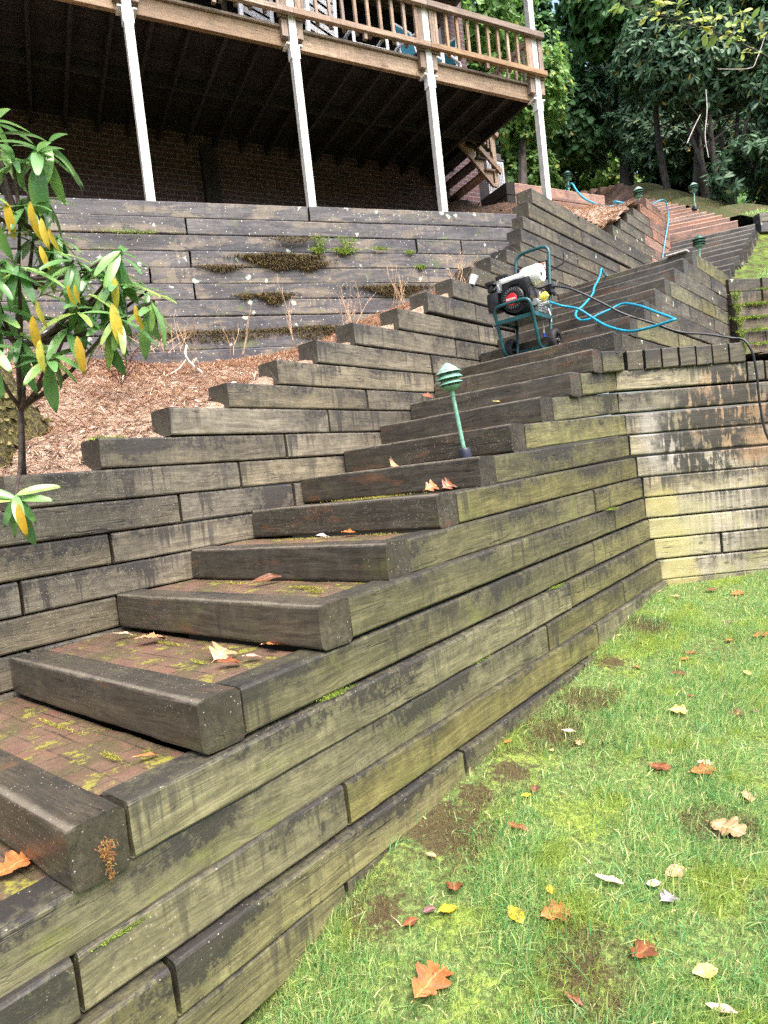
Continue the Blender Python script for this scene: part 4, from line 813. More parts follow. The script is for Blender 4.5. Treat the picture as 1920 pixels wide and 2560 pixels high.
wpart(sh, 'cooling_fins', plain('fin_grey', (.1, .1, .105), .4), eng)
wpart(MB().lathe([(.001, .008), (.05, .007), (.054, 0)], 32, ly(-.012, .465, .012)), 'badge', MAT['red'], eng, True)
o = text_obj('HONDA', .024, MAT['ink'], eng, I4, 'badge_lettering', bold=.0006); o.matrix_basis = Matrix.Translation((-.012, .002, .468)) @ RXm
wpart(MB().box((-.125, .042, .625), (.125, .215, .675), None, .015), 'top_plate', MAT['silver'], eng)
wpart(MB().tube(cat([(-.05, .21, .66), (-.03, .23, .72), (.02, .24, .745), (.07, .24, .70)]), .007, 8), 'spark_lead', MAT['silver'], eng, True)
wpart(MB().lathe([(.001, -.09), (.065, -.09), (.085, -.07), (.088, .06), (.07, .085), (.001, .085)], 24, Matrix.Translation((.12, .19, .66)) @ Matrix.Rotation(R(90), 4, 'Y') @ Matrix.Scale(1.0, 4)), 'muffler', MAT['silver'], eng, True)
wpart(MB().lathe([(.001, 0), (.016, 0), (.016, .003)], 16, Matrix.Translation((.2055, .17, .65)) @ Matrix.Rotation(R(90), 4, 'Y')), 'exhaust_hole', MAT['black'], eng)
wpart(MB().box((.10, .07, .56), (.115, .10, .66), None, .003), 'bracket', MAT['silver'], eng)
wpart(MB().box((-.285, .06, .415), (-.165, .19, .59), None, .03), 'air_filter', MAT['black'], eng, True)
wpart(MB().box((-.27, .07, .595), (-.215, .15, .655), None, .01).box((-.285, .06, .655), (-.20, .17, .69), None, .012).box((-.2, .1, .69), (-.08, .2, .725), None, .012), 'carburettor_cover', MAT['black'], eng, True)
cb = MB().box((-.19, .09, .57), (-.13, .17, .68), None, .01).tube([(-.22, .09, .61), (-.16, .07, .64), (-.14, .07, .58)], .006, 6).tube([(-.2, .08, .66), (-.13, .06, .67)], .006, 6)
wpart(cb, 'carburettor', MAT['alu'], eng)
pm = MB().box((.10, .14, .335), (.175, .27, .45), None, .012)
for k in range(5): pm.box((.095, .135, .36 + k * .02), (.183, .275, .367 + k * .02), None, .001)
pm.lathe([(.001, .02), (.03, .02), (.03, -.02), (.001, -.02)], 16, Matrix.Translation((.15, .12, .42)) @ RXm).lathe([(.001, .07), (.018, .07), (.022, .0)], 14, Matrix.Translation((.17, .2, .40)) @ Matrix.Rotation(R(90), 4, 'Y'))
wpart(pm, 'pump', MAT['alu'])
wpart(MB().lathe([(.001, .085), (.025, .083), (.036, .06), (.033, .03), (.02, 0)], 20, Matrix.Translation((.155, .2, .44)) @ Matrix.Rotation(R(62), 4, 'Y')), 'pump_cap', MAT['yellow'], smooth=True)
wpart(MB().tube([(.165, .2, .40), (.24, .195, .402)], .0125, 10).tube([(.185, .2, .4), (.205, .2, .4)], .017, 6).tube([(.225, .196, .402), (.238, .195, .402)], .015, 8), 'hose_connector', MAT['brass'])
wpart(MB().tube([(.085, .36, .56), (.09, .36, .19)], .0075, 8), 'spray_wand', MAT['silver'], smooth=True); wpart(MB().tube([(.09, .36, .19), (.091, .36, .155)], .011, 8), 'wand_tip', MAT['bluecap'])
wpart(MB().tube(cat([(.16, .345, .39), (.175, .35, .30), (.165, .355, .2)]), .006, 6), 'drip_tube', MAT['silver'], smooth=True)
sg = wpart(MB().box((-.158, .438, .665), (.158, .444, .835), None, .002), 'sign_panel', MAT['black'])
Mt = Matrix.Translation((0, .4365, 0)) @ RXm
wpart(MB().box((-.118, .4355, .762), (.128, .4378, .818)), 'sign_band', MAT['orange'], sg); m = MB()
for q in ((-.121, .759, .131, .763), (-.121, .817, .131, .821), (-.121, .763, -.117, .817), (.127, .763, .131, .817)): m.box((q[0], .4345, q[1]), (q[2], .4372, q[3]))
wpart(m, 'sign_border', MAT['orangeink'], sg)
o = text_obj('CRAFTSMAN', .043, MAT['ink'], sg, I4, 'sign_lettering', bold=.001); o.matrix_basis = Matrix.Translation((.005, .4345, .79)) @ RXm
o = text_obj('1.3 GPM', .024, MAT['ink'], sg, I4, 'sign_lettering', bold=.0008); o.matrix_basis = Matrix.Translation((.085, .4365, .738)) @ RXm
wpart(MB().box((.03, .4362, .707), (.125, .4378, .717)).box((.06, .4362, .688), (.125, .4378, .695)), 'sign_stripe', MAT['red'], sg)
wpart(MB().tube(rnd2([(.165, .44, .73), (.30, .43, .755), (.31, .43, .84)], .015), .005, 6), 'hook', MAT['black'], smooth=True)
wpart(MB().tube(rnd2([(-.19, .06, .28), (-.235, .06, .275), (-.235, .05, .33)], .01), .005, 6), 'hook', MAT['steel'], smooth=True)
wpart(MB().box((.135, .36, .56), (.205, .43, .60), None, .006).box((.15, .35, .52), (.2, .42, .56), None, .005).lathe([(.001, .02), (.018, .02), (.018, 0)], 12, Matrix.Translation((.2, .39, .51)) @ Matrix.Rotation(R(90), 4, 'Y')), 'hose_clamp', MAT['black'])
# ---------------------------------------------------------------- hoses
def hose(name, pts, r, mat, label, n=8):
    o = MB().tube(cat(pts, n), r, 10).build(name, mat, None, True); return tag(o, label, 'hose')
MAT['bluehose'] = plain('cyan_hose', (.01, .27, .42), .4, var=.12, sc=15); MAT['blackhose'] = plain('black_hose', (.022, .024, .03), .35, var=.2)
_c = MWs @ Vector((.245, .195, .402))
BH = [tuple(_c), (1.742, 5.72, 1.35), (1.85, 5.63, 1.287), (1.955, 5.585, 1.186), (2.0, 5.40, 1.07), (2.05, 5.11, .955), (2.10, 4.88, .918), (2.21, 4.71, .922), (2.245, 4.76, .945), (2.24, 5.02, 1.06), (2.266, 5.359, 1.194), (2.238, 5.613, 1.285), (2.14, 5.66, 1.262), (2.041, 5.68, 1.232), (1.96, 5.70, 1.205), (1.91, 5.78, 1.222), (1.927, 5.95, 1.30), (2.0, 6.12, 1.385), (2.108, 6.24, 1.46), (2.318, 6.57, 1.635), (2.43, 6.83, 1.76), (2.60, 7.14, 1.93), (2.74, 7.45, 2.075), (2.80, 7.56, 2.155), (2.9, 7.75, 2.135), (3.3, 8.3, 2.14), (3.9, 9.2, 2.145), (4.4, 9.95, 2.3), (4.8, 10.5, 2.7), (5.07, 10.95, 3.15), (5.26, 11.17, 3.57), (5.41, 11.34, 3.9), (5.42, 11.35, 4.15), (5.33, 11.28, 4.25), (5.1, 11.22, 4.18), (4.75, 11.05, 4.1)]
hose('garden_hose', BH, .0105, MAT['bluehose'], 'bright blue garden hose looping from the washer and up over the steps')
BH2 = [(4.30, 10.62, 3.98), (4.36, 10.56, 3.99), (4.28, 10.50, 3.99), (4.2, 10.55, 4.03), (4.26, 10.68, 4.02), (4.12, 10.66, 4.01), (4.0, 10.62, 4.03), (3.92, 10.74, 4.13), (3.84, 10.86, 4.26), (3.80, 11.06, 4.47), (3.77, 11.2, 4.66), (3.74, 11.4, 4.66), (3.6, 11.9, 4.62)]
BH2 = [(x, y, max(z, float(hill_z(x, y)) + .02)) for x, y, z in BH2]
hose('garden_hose', BH2, .016, MAT['bluehose'], 'blue hose lying on the needle patch and running over the reddish timber wall')
_h = MWs @ Vector((.05, .40, .60)); _h2 = MWs @ Vector((.17, .39, .585))
KH = [tuple(_h), tuple(_h2), (1.804, 5.64, 1.468), (1.995, 5.5, 1.295), (2.146, 5.4, 1.153), (2.37, 5.33, 1.029), (2.535, 5.28, .935), (2.755, 5.29, .895), (2.94, 5.285, .845), (3.01, 5.25, .82), (3.04, 5.225, .77), (3.07, 5.215, .675), (3.088, 5.215, .481), (3.089, 5.215, .321), (3.11, 5.215, .093), (3.15, 5.215, -.041), (3.22, 5.215, -.3), (3.3, 5.2, -.8), (3.35, 5.1, -1.19), (3.6, 4.9, -1.2)]
hose('pressure_hose', KH, .009, MAT['blackhose'], 'thin black pressure hose sagging from the washer and hanging over the capped wall')
# ---------------------------------------------------------------- path lamps
MAT['verdigris'] = plain('pale_green_enamel', (.16, .36, .27), .45, var=.2, sc=40); MAT['darkgreen'] = plain('dark_green_enamel', (.02, .075, .055), .35, var=.2, sc=40); MAT['capblue'] = plain('dark_blue_black_cap', (.02, .024, .045), .35, var=.2)
MAT['roofwhite'] = plain('pale_lamp_roof', (.2, .29, .26), .5, var=.25, sc=30); MAT['lens'] = plain('lamp_lens', (.3, .32, .3), .15, var=.05)
def lamp(loc, label, tx, ty, rz, m1, m2, m3, s=1.0, pole=.385, capped=True):
    M = Matrix.Translation(loc) @ Matrix.Rotation(R(tx), 4, 'X') @ Matrix.Rotation(R(ty), 4, 'Y') @ Matrix.Rotation(rz, 4, 'Z') @ Matrix.Scale(s, 4)
    t = thing('path_lamp', label, 'path lamp', M=M, group='green tiered path lamps'); MW[t.name] = M
    if capped: MB().lathe([(.001, 0), (.036, 0), (.037, .05), (.033, .058), (.016, .062)], 24).build('base_cap', MAT['capblue'], t, True)
    MB().lathe([(.0115, .0), (.0115, pole - .03), (.0145, pole - .03), (.0145, pole)], 16).build('pole', m1, t, True)
    z = pole; hd = bpy.data.objects.new('lamp_head', None); hd.matrix_basis = Matrix.Translation((0, 0, z)); put(hd, t); hd.empty_display_size = .05
    MB().lathe([(.012, .0), (.035, .006), (.052, .018), (.056, .026), (.05, .026), (.03, .014), (.001, .01)], 32).build('bowl', m1, hd, True)
    MB().lathe([(.05, .046), (.066, .036), (.072, .038), (.07, .041), (.052, .054)], 32, closed=True).build('louver', m2, hd, True)
    MB().lathe([(.05, .080), (.07, .066), (.077, .068), (.075, .071), (.052, .092)], 32, closed=True).build('louver', m2, hd, True)
    MB().lathe([(.001, .158), (.02, .150), (.052, .122), (.055, .118), (.057, .112), (.075, .103), (.077, .100), (.07, .099), (.05, .108), (.001, .11)], 32).build('roof', m3, hd, True)
    m = MB()
    for k in range(8):
        th = k * math.pi / 4; m.box((-.004, -.002, .022), (.004, .002, .118), Matrix.Translation((.049 * math.cos(th), .049 * math.sin(th), 0)) @ Matrix.Rotation(th, 4, 'Z'))
    m.build('strut', m1, hd); MB().lathe([(.001, .02), (.026, .02), (.028, .06), (.022, .1), (.001, .105)], 20).build('lens', MAT['lens'], hd, True)
    return t
lamp((.491, 3.648, .078), 'leaning pale green tiered lamp in a dark blue base cap on the lower steps', 1, -6, .3, MAT['verdigris'], MAT['verdigris'], MAT['roofwhite'])
lamp((4.44, 8.56, 2.13), 'dark green tiered lamp with short visible stem, in front of the second flight', 0, 2, .5, MAT['verdigris'], MAT['darkgreen'], MAT['darkgreen'], 1.08, .40)
lamp((5.45, 12.5, 4.2), 'green lamp with a white ridged roof behind the reddish end of the stepped wall', 0, 0, .2, MAT['verdigris'], MAT['darkgreen'], MAT['roofwhite'], 1.4, .42)
lamp((6.855, 13.2, 4.715), 'small grey-green lamp on a thin pole standing on the washed steps', 0, 1, .1, MAT['verdigris'], MAT['darkgreen'], MAT['roofwhite'], 1.25, .27)
lamp((4.31, 13.0, 5.2), 'tiny far lamp beyond the reddish wall, against the trees', 0, 0, .1, MAT['verdigris'], MAT['darkgreen'], MAT['darkgreen'], 1.3, .2, False)
o = MB().box((-.10, -.055, 0), (.12, .055, .012), None, .004).build('board', plain('white_board', (.75, .75, .77), .4, var=.05)); o.matrix_world = Matrix.Translation((3.55, 7.27, 2.138)) @ Matrix.Rotation(math.atan2(B[1], B[0]), 4, 'Z'); tag(o, 'small white board lying on the top step of the lower flight', 'board')
# ---------------------------------------------------------------- near rhododendron and mossy trunk (left edge)
MAT['bark'] = plain('dark_bark', (.07, .05, .04), .8, var=.4, sc=30, bump=.6)
MAT['rholeaf'] = island_mat('rhododendron_leaf', [(0, (.07, .19, .06)), (.5, (.14, .31, .1)), (.85, (.25, .44, .13)), (1, (.4, .52, .14))], .22, .6, .3, (28, .5, .62, (.16, .3, .12)))
MAT['rhoyellow'] = island_mat('yellow_leaf', [(0, (.5, .3, .03)), (.6, (.66, .45, .05)), (1, (.5, .5, .09))], .4, .4, .3, (26, .5, .6, (.34, .3, .05)))
def rb(v, d):
    x, y = (v[0] - 960) / 1620, (1280 - v[1]) / 1620
    q = _f + _r * x + _u * y; return q * (d / q.y)
shrub = base('rhododendron_shrub', 'rhododendron branches with long green leaves and hanging yellow ones reaching in from the left edge', 'shrub', (-1.9, 3.2, .3))
NEAR_WHORL = [(-1.143,2.5,1.387),(-1.239,2.5,1.349),(-1.329,2.5,.985),(-.883,2.5,.973),(-1.062,2.5,.961),(-.791,2.5,.773),(-1.072,2.5,.786),(-.985,2.55,.831),(-1.18,2.6,1.25),(-.92,2.5,.86),(-1.386,2.4,.66),(-1.295,2.5,.7),(-1.40,2.5,.101),(-1.365,2.45,.8),(-1.19,2.65,1.0),(-1.25,2.6,1.1),(-1.33,2.4,1.2),(-1.2,2.5,.62),(-1.3,2.35,.9),(-1.36,2.6,1.45),(-1.02,2.55,.95),(-1.14,2.55,.72),(-1.22,2.4,.93),(-1.1,2.6,.88),(-1.0,2.6,.72),(-1.22,2.5,1.2),(-1.30,2.5,1.50),(-1.12,2.55,1.42),(-.95,2.55,.90),(-.83,2.6,.85),(-1.15,2.6,1.1),(-.9,2.45,.72)]
nodes = [Vector((-1.75, 3.2, .15)), Vector((-1.55, 2.9, .5)), Vector((-1.42, 2.7, .72)), Vector((-1.33, 2.6, .95)), Vector((-1.27, 2.55, 1.15))]
br = MB(); br.tube(cat(nodes, 5), [.015 - .0005 * i for i in range(21)], 8)
PX, PY, PS, PW = [], [], [], []; YX = []
def addleaf(L, c, d, up, ln, wd): L.append((tuple(c), tuple(d), tuple(up), ln, wd))
GL, YL = [], []
rs = random.Random(5)
for i, wpt in enumerate(NEAR_WHORL):
    wv = Vector(wpt); a_ = min(nodes, key=lambda q: (q - wv).length + (0 if q.z < wv.z else .4)); m_ = (a_ + wv) / 2 + Vector((0, 0, -.05 + rs.uniform(-.03, .03)))
    br.tube(cat([a_, m_, wv], 5), [.011 - .0006 * k for k in range(11)], 6)
    ax = ((wv - m_).normalized() * .6 + Vector((0, -.15, .8))).normalized(); t1 = ax.cross(Vector((0, 1, 0))).normalized(); t2 = ax.cross(t1)
    nl = rs.randint(8, 11)
    for k in range(nl):
        th = 2 * math.pi * k / nl + rs.uniform(-.25, .25); rad = t1 * math.cos(th) + t2 * math.sin(th)
        el = rs.choice([.5, .25, .0, -.35, -.7, -1.0]) ; d = (rad + ax * el).normalized(); d.z -= .12; d.normalize()
        addleaf(GL, wv + ax * rs.uniform(-.025, .012), d, (ax + rad * -.4).normalized(), rs.uniform(.11, .18), rs.uniform(.6, .9))
    for k in range(rs.randint(0, 1) + (i in (0, 3, 5))):
        d = Vector((rs.uniform(-.35, .35), rs.uniform(-.3, .2), -1)).normalized(); addleaf(GL, wv - ax * .05, d, Vector((rs.uniform(-.3, .3), -1, .1)).normalized(), rs.uniform(.14, .19), rs.uniform(.9, 1.2))
for v, ln in [((250/3.318, 280+740/3.318), .15), ((340/3.318, 280+880/3.318), .13), ((400/3.318, 280+960/3.318), .10), ((50/3.318, 280+740/3.318), .15), ((330/3.318, 280+1110/3.318), .10), ((930/3.318, 280+1590/3.318), .185), ((640/3.318, 280+1860/3.318), .16), ((270/3.318, 280+1690/3.318), .17), ((1120/3.318, 280+1600/3.318), .11), ((620/3.318, 280+1430/3.318), .08), ((330/3.318, 280+1890/3.318), .14), ((560/3.318, 280+1430/3.318), .09), ((45, 1258), .15), ((300/3.318, 280+1560/3.318), .12), ((950/3.318, 280+1370/3.318), .13)]:
    p = rb(v, 2.42); addleaf(YL, p, Vector((rs.uniform(-.12, .25), rs.uniform(-.2, .1), -1)).normalized(), Vector((rs.uniform(-.4, .4), -1, 0)).normalized(), ln * .85, .85)
br.build('branches', MAT['bark'], None, True).parent = shrub
bpy.data.objects['branches'].matrix_basis = MW[shrub.name].inverted()
RHON = leaf_tpl(8, lambda t: .15 * math.sin(math.pi * min(1, .04 + t * .96)) ** .7 if t > .1 else .012, .30, .22)
for nm, L, m in (('green_leaves', GL, MAT['rholeaf']), ('yellow_leaves', YL, MAT['rhoyellow'])):
    q = [np.array(z) for z in zip(*L)]; o = scatter(nm, RHON, q[0], q[1], q[2], q[3], m, None, True, q[4]); o.parent = shrub; o.matrix_basis = MW[shrub.name].inverted()
# trunk mound
MAT['mossbark'] = ground_mat('mossy_bark', [(.07, .055, .035), (.13, .11, .045), (.035, .03, .022), (.16, .15, .045)], (9, 25, 70))
tr = base('tree_trunk', 'mossy flared trunk base at the left edge beside the top of the stepped wall', 'tree trunk', (-2.05, 3.6, .15))
V, F = [], []; n1, n2 = 26, 40
for i in range(n1 + 1):
    t = i / n1; zz = -.35 + t * 1.75; r_ = .17 + .36 * math.exp(-t * 3.6)
    for j in range(n2):
        th = 2 * math.pi * j / n2; k = r_ * (1 + .16 * math.sin(th * 5 + 1) * math.exp(-t * 2.2) + .2 * noise.noise((math.cos(th) * 2, math.sin(th) * 2, zz * 2.2))+ .1 * noise.noise((math.cos(th) * 7, math.sin(th) * 7, zz * 5)))
        V.append((k * math.cos(th) - t * .35, k * math.sin(th) + .1, zz + .1))
for i in range(n1):
    for j in range(n2): F.append((i * n2 + j, i * n2 + (j + 1) % n2, (i + 1) * n2 + (j + 1) % n2, (i + 1) * n2 + j))
MB().add(V, F).build('trunk', MAT['mossbark'], tr, True)
k = RNG.integers(0, 14 * n2, 2600); vv = np.array(V)[k] + np.array([-2.05, 3.6, .15]); rd = np.array(V)[k] * np.array([1, 1, 0]); rd /= np.linalg.norm(rd, axis=1, keepdims=True) + 1e-6
o = scatter('moss', SMALL, vv, rd * .5 + np.stack([RNG.normal(0, .4, len(k)), RNG.normal(0, .4, len(k)), RNG.normal(-.5, .4, len(k))], 1), rd + RNG.normal(0, .2, (len(k), 3)), RNG.uniform(.02, .06, len(k)), island_mat('trunk_moss', [(0, (.04, .035, .018)), (.5, (.12, .11, .035)), (1, (.24, .2, .09))], .8), None); o.parent = tr; o.matrix_basis = MW[tr.name].inverted()
# ---------------------------------------------------------------- moss on the walls
MAT['mossdark'] = island_mat('brown_moss', [(0, (.02, .015, .01)), (.5, (.07, .05, .02)), (1, (.16, .12, .04))], .9)
MAT['mossgreen'] = island_mat('green_moss', [(0, (.06, .12, .015)), (.5, (.15, .24, .02)), (1, (.3, .38, .05))], .8)
def tufts(name, parent, pts, mat, droop=-.6):
    """pts: centre, spread vector along the ledge, vertical spread, count, length"""
    P, X, Z, S_ = [], [], [], []
    for c, sp, vs, n, ln, nr in pts:
        n = int(n * 2.6); ln = ln * .72
        c = np.array(c); sp = np.array(list(sp)[:2] + [0]); e = RNG.normal(0, .5, (n, 1)); q = c + e * np.array(sp) + np.array([0, 0, 1]) * (RNG.uniform(-1, .15, (n, 1)) * vs * np.clip(1.2 - np.abs(e), .1, 1)) + np.array([nr[0], nr[1], 0]) * RNG.uniform(.0, .03, (n, 1))
        P.append(q); x = np.stack([RNG.normal(0, .5, n) + nr[0] * .7, RNG.normal(0, .5, n) + nr[1] * .7, RNG.normal(droop, .5, n)], 1); X.append(x); Z.append(np.array([nr[0], nr[1], .3]) + RNG.normal(0, .3, (n, 3))); S_.append(RNG.uniform(.5, 1.2, n) * ln)
    o = scatter(name, MOSS, np.concatenate(P), np.concatenate(X), np.concatenate(Z), np.concatenate(S_), mat, None); o.parent = parent; o.matrix_basis = MW[parent.name].inverted(); return o
def bwp(px, z): q = b0 + bd * px; return (q[0] + OUT_B[0] * .03, q[1] + OUT_B[1] * .03, z)
bx = lambda x: (x - b0[0]) / bd[0]
mp = [(bwp(bx(-.75), 2.30), bd * .34, .13, 1500, .05), (bwp(bx(-.5), 2.24), bd * .2, .08, 700, .045), (bwp(bx(-1.28), 2.2), bd * .2, .06, 300, .04), (bwp(bx(-.85), 1.93), bd * .16, .10, 420, .05), (bwp(bx(-1.1), 1.93), bd * .1, .05, 120, .04), (bwp(bx(-.6), 2.47), bd * .25, .05, 260, .035), (bwp(bx(-1.4), 1.58), bd * .8, .10, 1300, .045), (bwp(bx(-.5), 1.6), bd * .4, .12, 900, .045), (bwp(bx(.35), 2.0), bd * .35, .1, 900, .045)]
tufts('moss', bw, [(*q, OUT_B) for q in mp], MAT['mossdark'])
mp = [(bwp(bx(-.38), 2.36), bd * .07, .05, 260, .03), (bwp(bx(-.12), 2.36), bd * .13, .05, 420, .03), (bwp(bx(.25), 2.38), bd * .1, .02, 200, .025), (bwp(bx(.55), 2.35), bd * .07, .03, 120, .025), (bwp(bx(-.35), 2.47), bd * .08, .1, 140, .03), (bwp(bx(-.08), 2.47), bd * .1, .1, 140, .03), (bwp(bx(.65), 2.2), bd * .06, .04, 120, .03), (bwp(bx(-2.0), 2.5), bd * .3, .03, 200, .025)]
tufts('moss', bw, [(*q, OUT_B) for q in mp], MAT['mossgreen'], .2)
fm = []
for al, lv, sp, n in ((1.86, -1, .12, 330), (2.08, -1, .09, 200), (3.9, 3, .05, 150), (2.0, 0, .05, 40), (1.0, 1, .1, 60), (2.9, 1, .08, 60), (.5, -1, .2, 240), (.12, -1, .16, 220), (.1, -2, .12, 240), (.75, -2, .2, 90)):
    c = W(al, {3: .045, 4: .02}.get(lv, .03), nz(lv) + (.01 + al * .017)); fm.append((c, A.tolist() + [0], .008, n * 3, .013, OUT_F))
fm = [(c, np.array([sp_[0], sp_[1], 0]) * .085, v, n, l, o_) for (c, sp_, v, n, l, o_) in fm]
tufts('moss', front, fm, MAT['mossgreen'], .5)
mm = []
for i in range(1, 7):
    for j in range(3): mm.append(((4.72 + .02 * i + random.uniform(0, .7), 8.18 - .024 * i + .08, 2.045 - .168 * i), np.array([.2, .04, 0]), .03, 130, .035, (.2, -1)))
    mm.append(((4.63, 8.17 - .02 * i, 2.0 - .16 * i), np.array([.05, .0, 0]), .12, 160, .035, (.2, -1)))
tufts('moss', mw, mm, MAT['mossgreen'], .1)
sm_ = [((W(.99 + .08, LT + .05, .39)), np.array([A[0], A[1], 0]) * .08, .02, 160, .025, OUT_L), (W(4.6, LT + .1, 1.79), np.array([B[0], B[1], 0]) * .05, .06, 200, .035, (-A[0], -A[1]))]
tufts('moss', side, [(np.array(c), s_, v, n, l, o_) for c, s_, v, n, l, o_ in sm_], MAT['mossgreen'], .1)
tufts('rotten_wood', st1, [(W(.085, -.012, -.86), np.array([A[0], A[1], 0]) * .016, .10, 110, .014, OUT_F)], island_mat('rotten_wood', [(0, (.08, .03, .012)), (.6, (.26, .1, .03)), (1, (.2, .2, .04))], .9), -.3)
def tm(k, t, la, spread, n): al = alz(S[k - 1])[0]; al2 = alz(S[k])[0]; return (W(al + .16 + t * (al2 - al - .18), la, S[k - 1][2] + .003), np.array([B[0], B[1], 0]) * spread, .006, n, .013, (-A[0] * .6, -A[1] * .6))
tufts('moss', st1, [tm(3, .5, .40, .10, 330), tm(3, .25, .27, .05, 150), tm(3, .7, 1.0, .16, 140), tm(2, .4, .45, .06, 90), tm(2, .8, .9, .14, 120), tm(1, .6, .35, .07, 150), tm(1, .8, .9, .2, 160), tm(5, .3, .75, .28, 420), tm(4, .5, .9, .2, 120), tm(4, .7, .4, .1, 60)], island_mat('yellow_moss', [(0, (.1, .11, .02)), (.5, (.26, .26, .035)), (1, (.46, .42, .07))], .85), .8)
# ---------------------------------------------------------------- dry weeds, twigs, fern
MAT['drystem'] = plain('dry_stem', (.45, .31, .2), .7, var=.25, sc=30); MAT['twig'] = plain('dark_twig', (.14, .085, .07), .7, var=.3); MAT['greytwig'] = plain('grey_stick', (.42, .39, .36), .7, var=.25)
def weed(name, loc, h, n, spread, mat, label, seed):
    rs = random.Random(seed); m = MB(); 
    for i in range(n):
        p = Vector((rs.gauss(0, spread * .15), rs.gauss(0, spread * .15), 0)); d = Vector((rs.gauss(0, spread), rs.gauss(0, spread), 1)).normalized(); pts = [p]; hh = h * rs.uniform(.5, 1.1)
        for k in range(5): d = (d + Vector((rs.gauss(0, .12), rs.gauss(0, .12), 0))).normalized(); p = p + d * hh / 5; pts.append(p)
        m.tube(pts, [.0032 - .0004 * k for k in range(6)], 4, False)
        for k in range(rs.randint(2, 6)):
            q = pts[rs.randint(2, 5)]; e = (d + Vector((rs.gauss(0, .7), rs.gauss(0, .7), .2))).normalized() * h * rs.uniform(.1, .25); m.tube([q, q + e * .5 + Vector((0, 0, .004)), q + e], .0013, 3, False)
    o = m.build(name, mat, None); o.matrix_world = Matrix.Translation(loc); tag(o, label, 'weed')
weed('dry_weed', (.95, 6.35, 1.78), .42, 12, .42, MAT['drystem'], 'branching pale dead weed in front of the black wall, left of the lichened corner', 1)
weed('dry_weed', (-.10, 6.22, 1.50), .40, 14, .25, MAT['drystem'], 'clump of dry straw-coloured stems above the sixth step end of the stepped wall', 2)
weed('dry_weed', (.42, 6.55, 1.75), .34, 9, .3, MAT['drystem'], 'short dry stems on the mossy ledge beside the branching weed', 3)
weed('dry_weed', (-.65, 6.0, 1.38), .5, 3, .1, MAT['drystem'], 'single tall dead stalk at the foot of the black wall', 4)
weed('dry_weed', (-1.05, 5.4, 1.17), .38, 4, .3, MAT['drystem'], 'bent pale stalk in the middle of the needle slope', 5)
weed('dry_weed', (-1.22, 4.7, .92), .42, 5, .15, MAT['twig'], 'thin dark upright twigs in front of the grey stick', 6)
weed('dry_weed', (-1.75, 5.75, 1.35), .35, 16, .7, MAT['drystem'], 'spray of dry grass stalks under the black wall near the shrub', 7)
m = MB().tube(cat([(-1.45, 5.35, 1.28), (-1.40, 5.1, 1.15), (-1.30, 4.85, 1.03), (-1.16, 4.6, .90)]), .009, 6).tube(cat([(-1.36, 5.0, 1.1), (-1.42, 4.9, 1.0), (-1.5, 4.85, .95)]), .005, 5); tag(m.build('stick', MAT['greytwig'], None, True), 'pale grey forked stick lying on the needle slope', 'stick')
m = MB().tube(cat([(-2.3, 3.25, .63), (-1.95, 3.1, .70), (-1.66, 3.02, .79)]), .017, 7); tag(m.build('stick', plain('lichen_stick', (.2, .26, .22), .8, var=.4, sc=50), None, True), 'lichen-covered broken branch sticking out beside the mossy trunk', 'stick')
def fern(loc, label, seed):
    rs = random.Random(seed); P, X, Z, S_ = [], [], [], []; m = MB()
    for i in range(7):
        th = rs.uniform(0, 6.28); L = rs.uniform(.2, .34); pts = []
        for k in range(15):
            t = k / 14; pts.append(Vector((math.cos(th) * L * t, math.sin(th) * L * t, .16 * math.sin(t * 2.7) * 1.0)))
        m.tube(pts, .003, 4, False)
        for k in range(2, 15):
            d = (pts[k] - pts[k - 1]).normalized(); sd = d.cross(Vector((0, 0, 1))).normalized()
            for s_ in (-1, 1): P.append(tuple(pts[k])); X.append(tuple(sd * s_ + d * .4 + Vector((0, 0, -.35)))); Z.append((0, 0, 1)); S_.append(.055 * (1.05 - k / 16))
    t = base('fern', label, 'fern', loc, 'withered ferns on the needle slope'); o = m.build('stalks', MAT['twig'], t)
    scatter('fronds', LITT, np.array(P), np.array(X), np.array(Z) + .01, np.array(S_), MAT['fernbrown'], t)
MAT['fernbrown'] = island_mat('withered_fern', [(0, (.07, .025, .025)), (.6, (.2, .08, .06)), (1, (.32, .16, .11))], .7)
fern((-1.62, 4.3, .82), 'withered dark red-brown fern nearest the end of the stepped wall', 1); fern((-1.8, 4.9, 1.05), 'withered red-brown fern higher on the slope, below the hanging yellow leaves', 2)
o = MB().lathe([(.001, 0), (.03, 0), (.042, .09), (.039, .09), (.028, .004), (.001, .004)], 14).build('plastic_cup', plain('clear_white_plastic', (.7, .72, .76), .25, var=.05)); o.matrix_world = Matrix.Translation((1.08, 6.33, 1.79)) @ Matrix.Rotation(.4, 4, 'Y'); tag(o, 'crumpled white plastic cup behind the stepped wall, at the foot of the dead weed', 'cup')
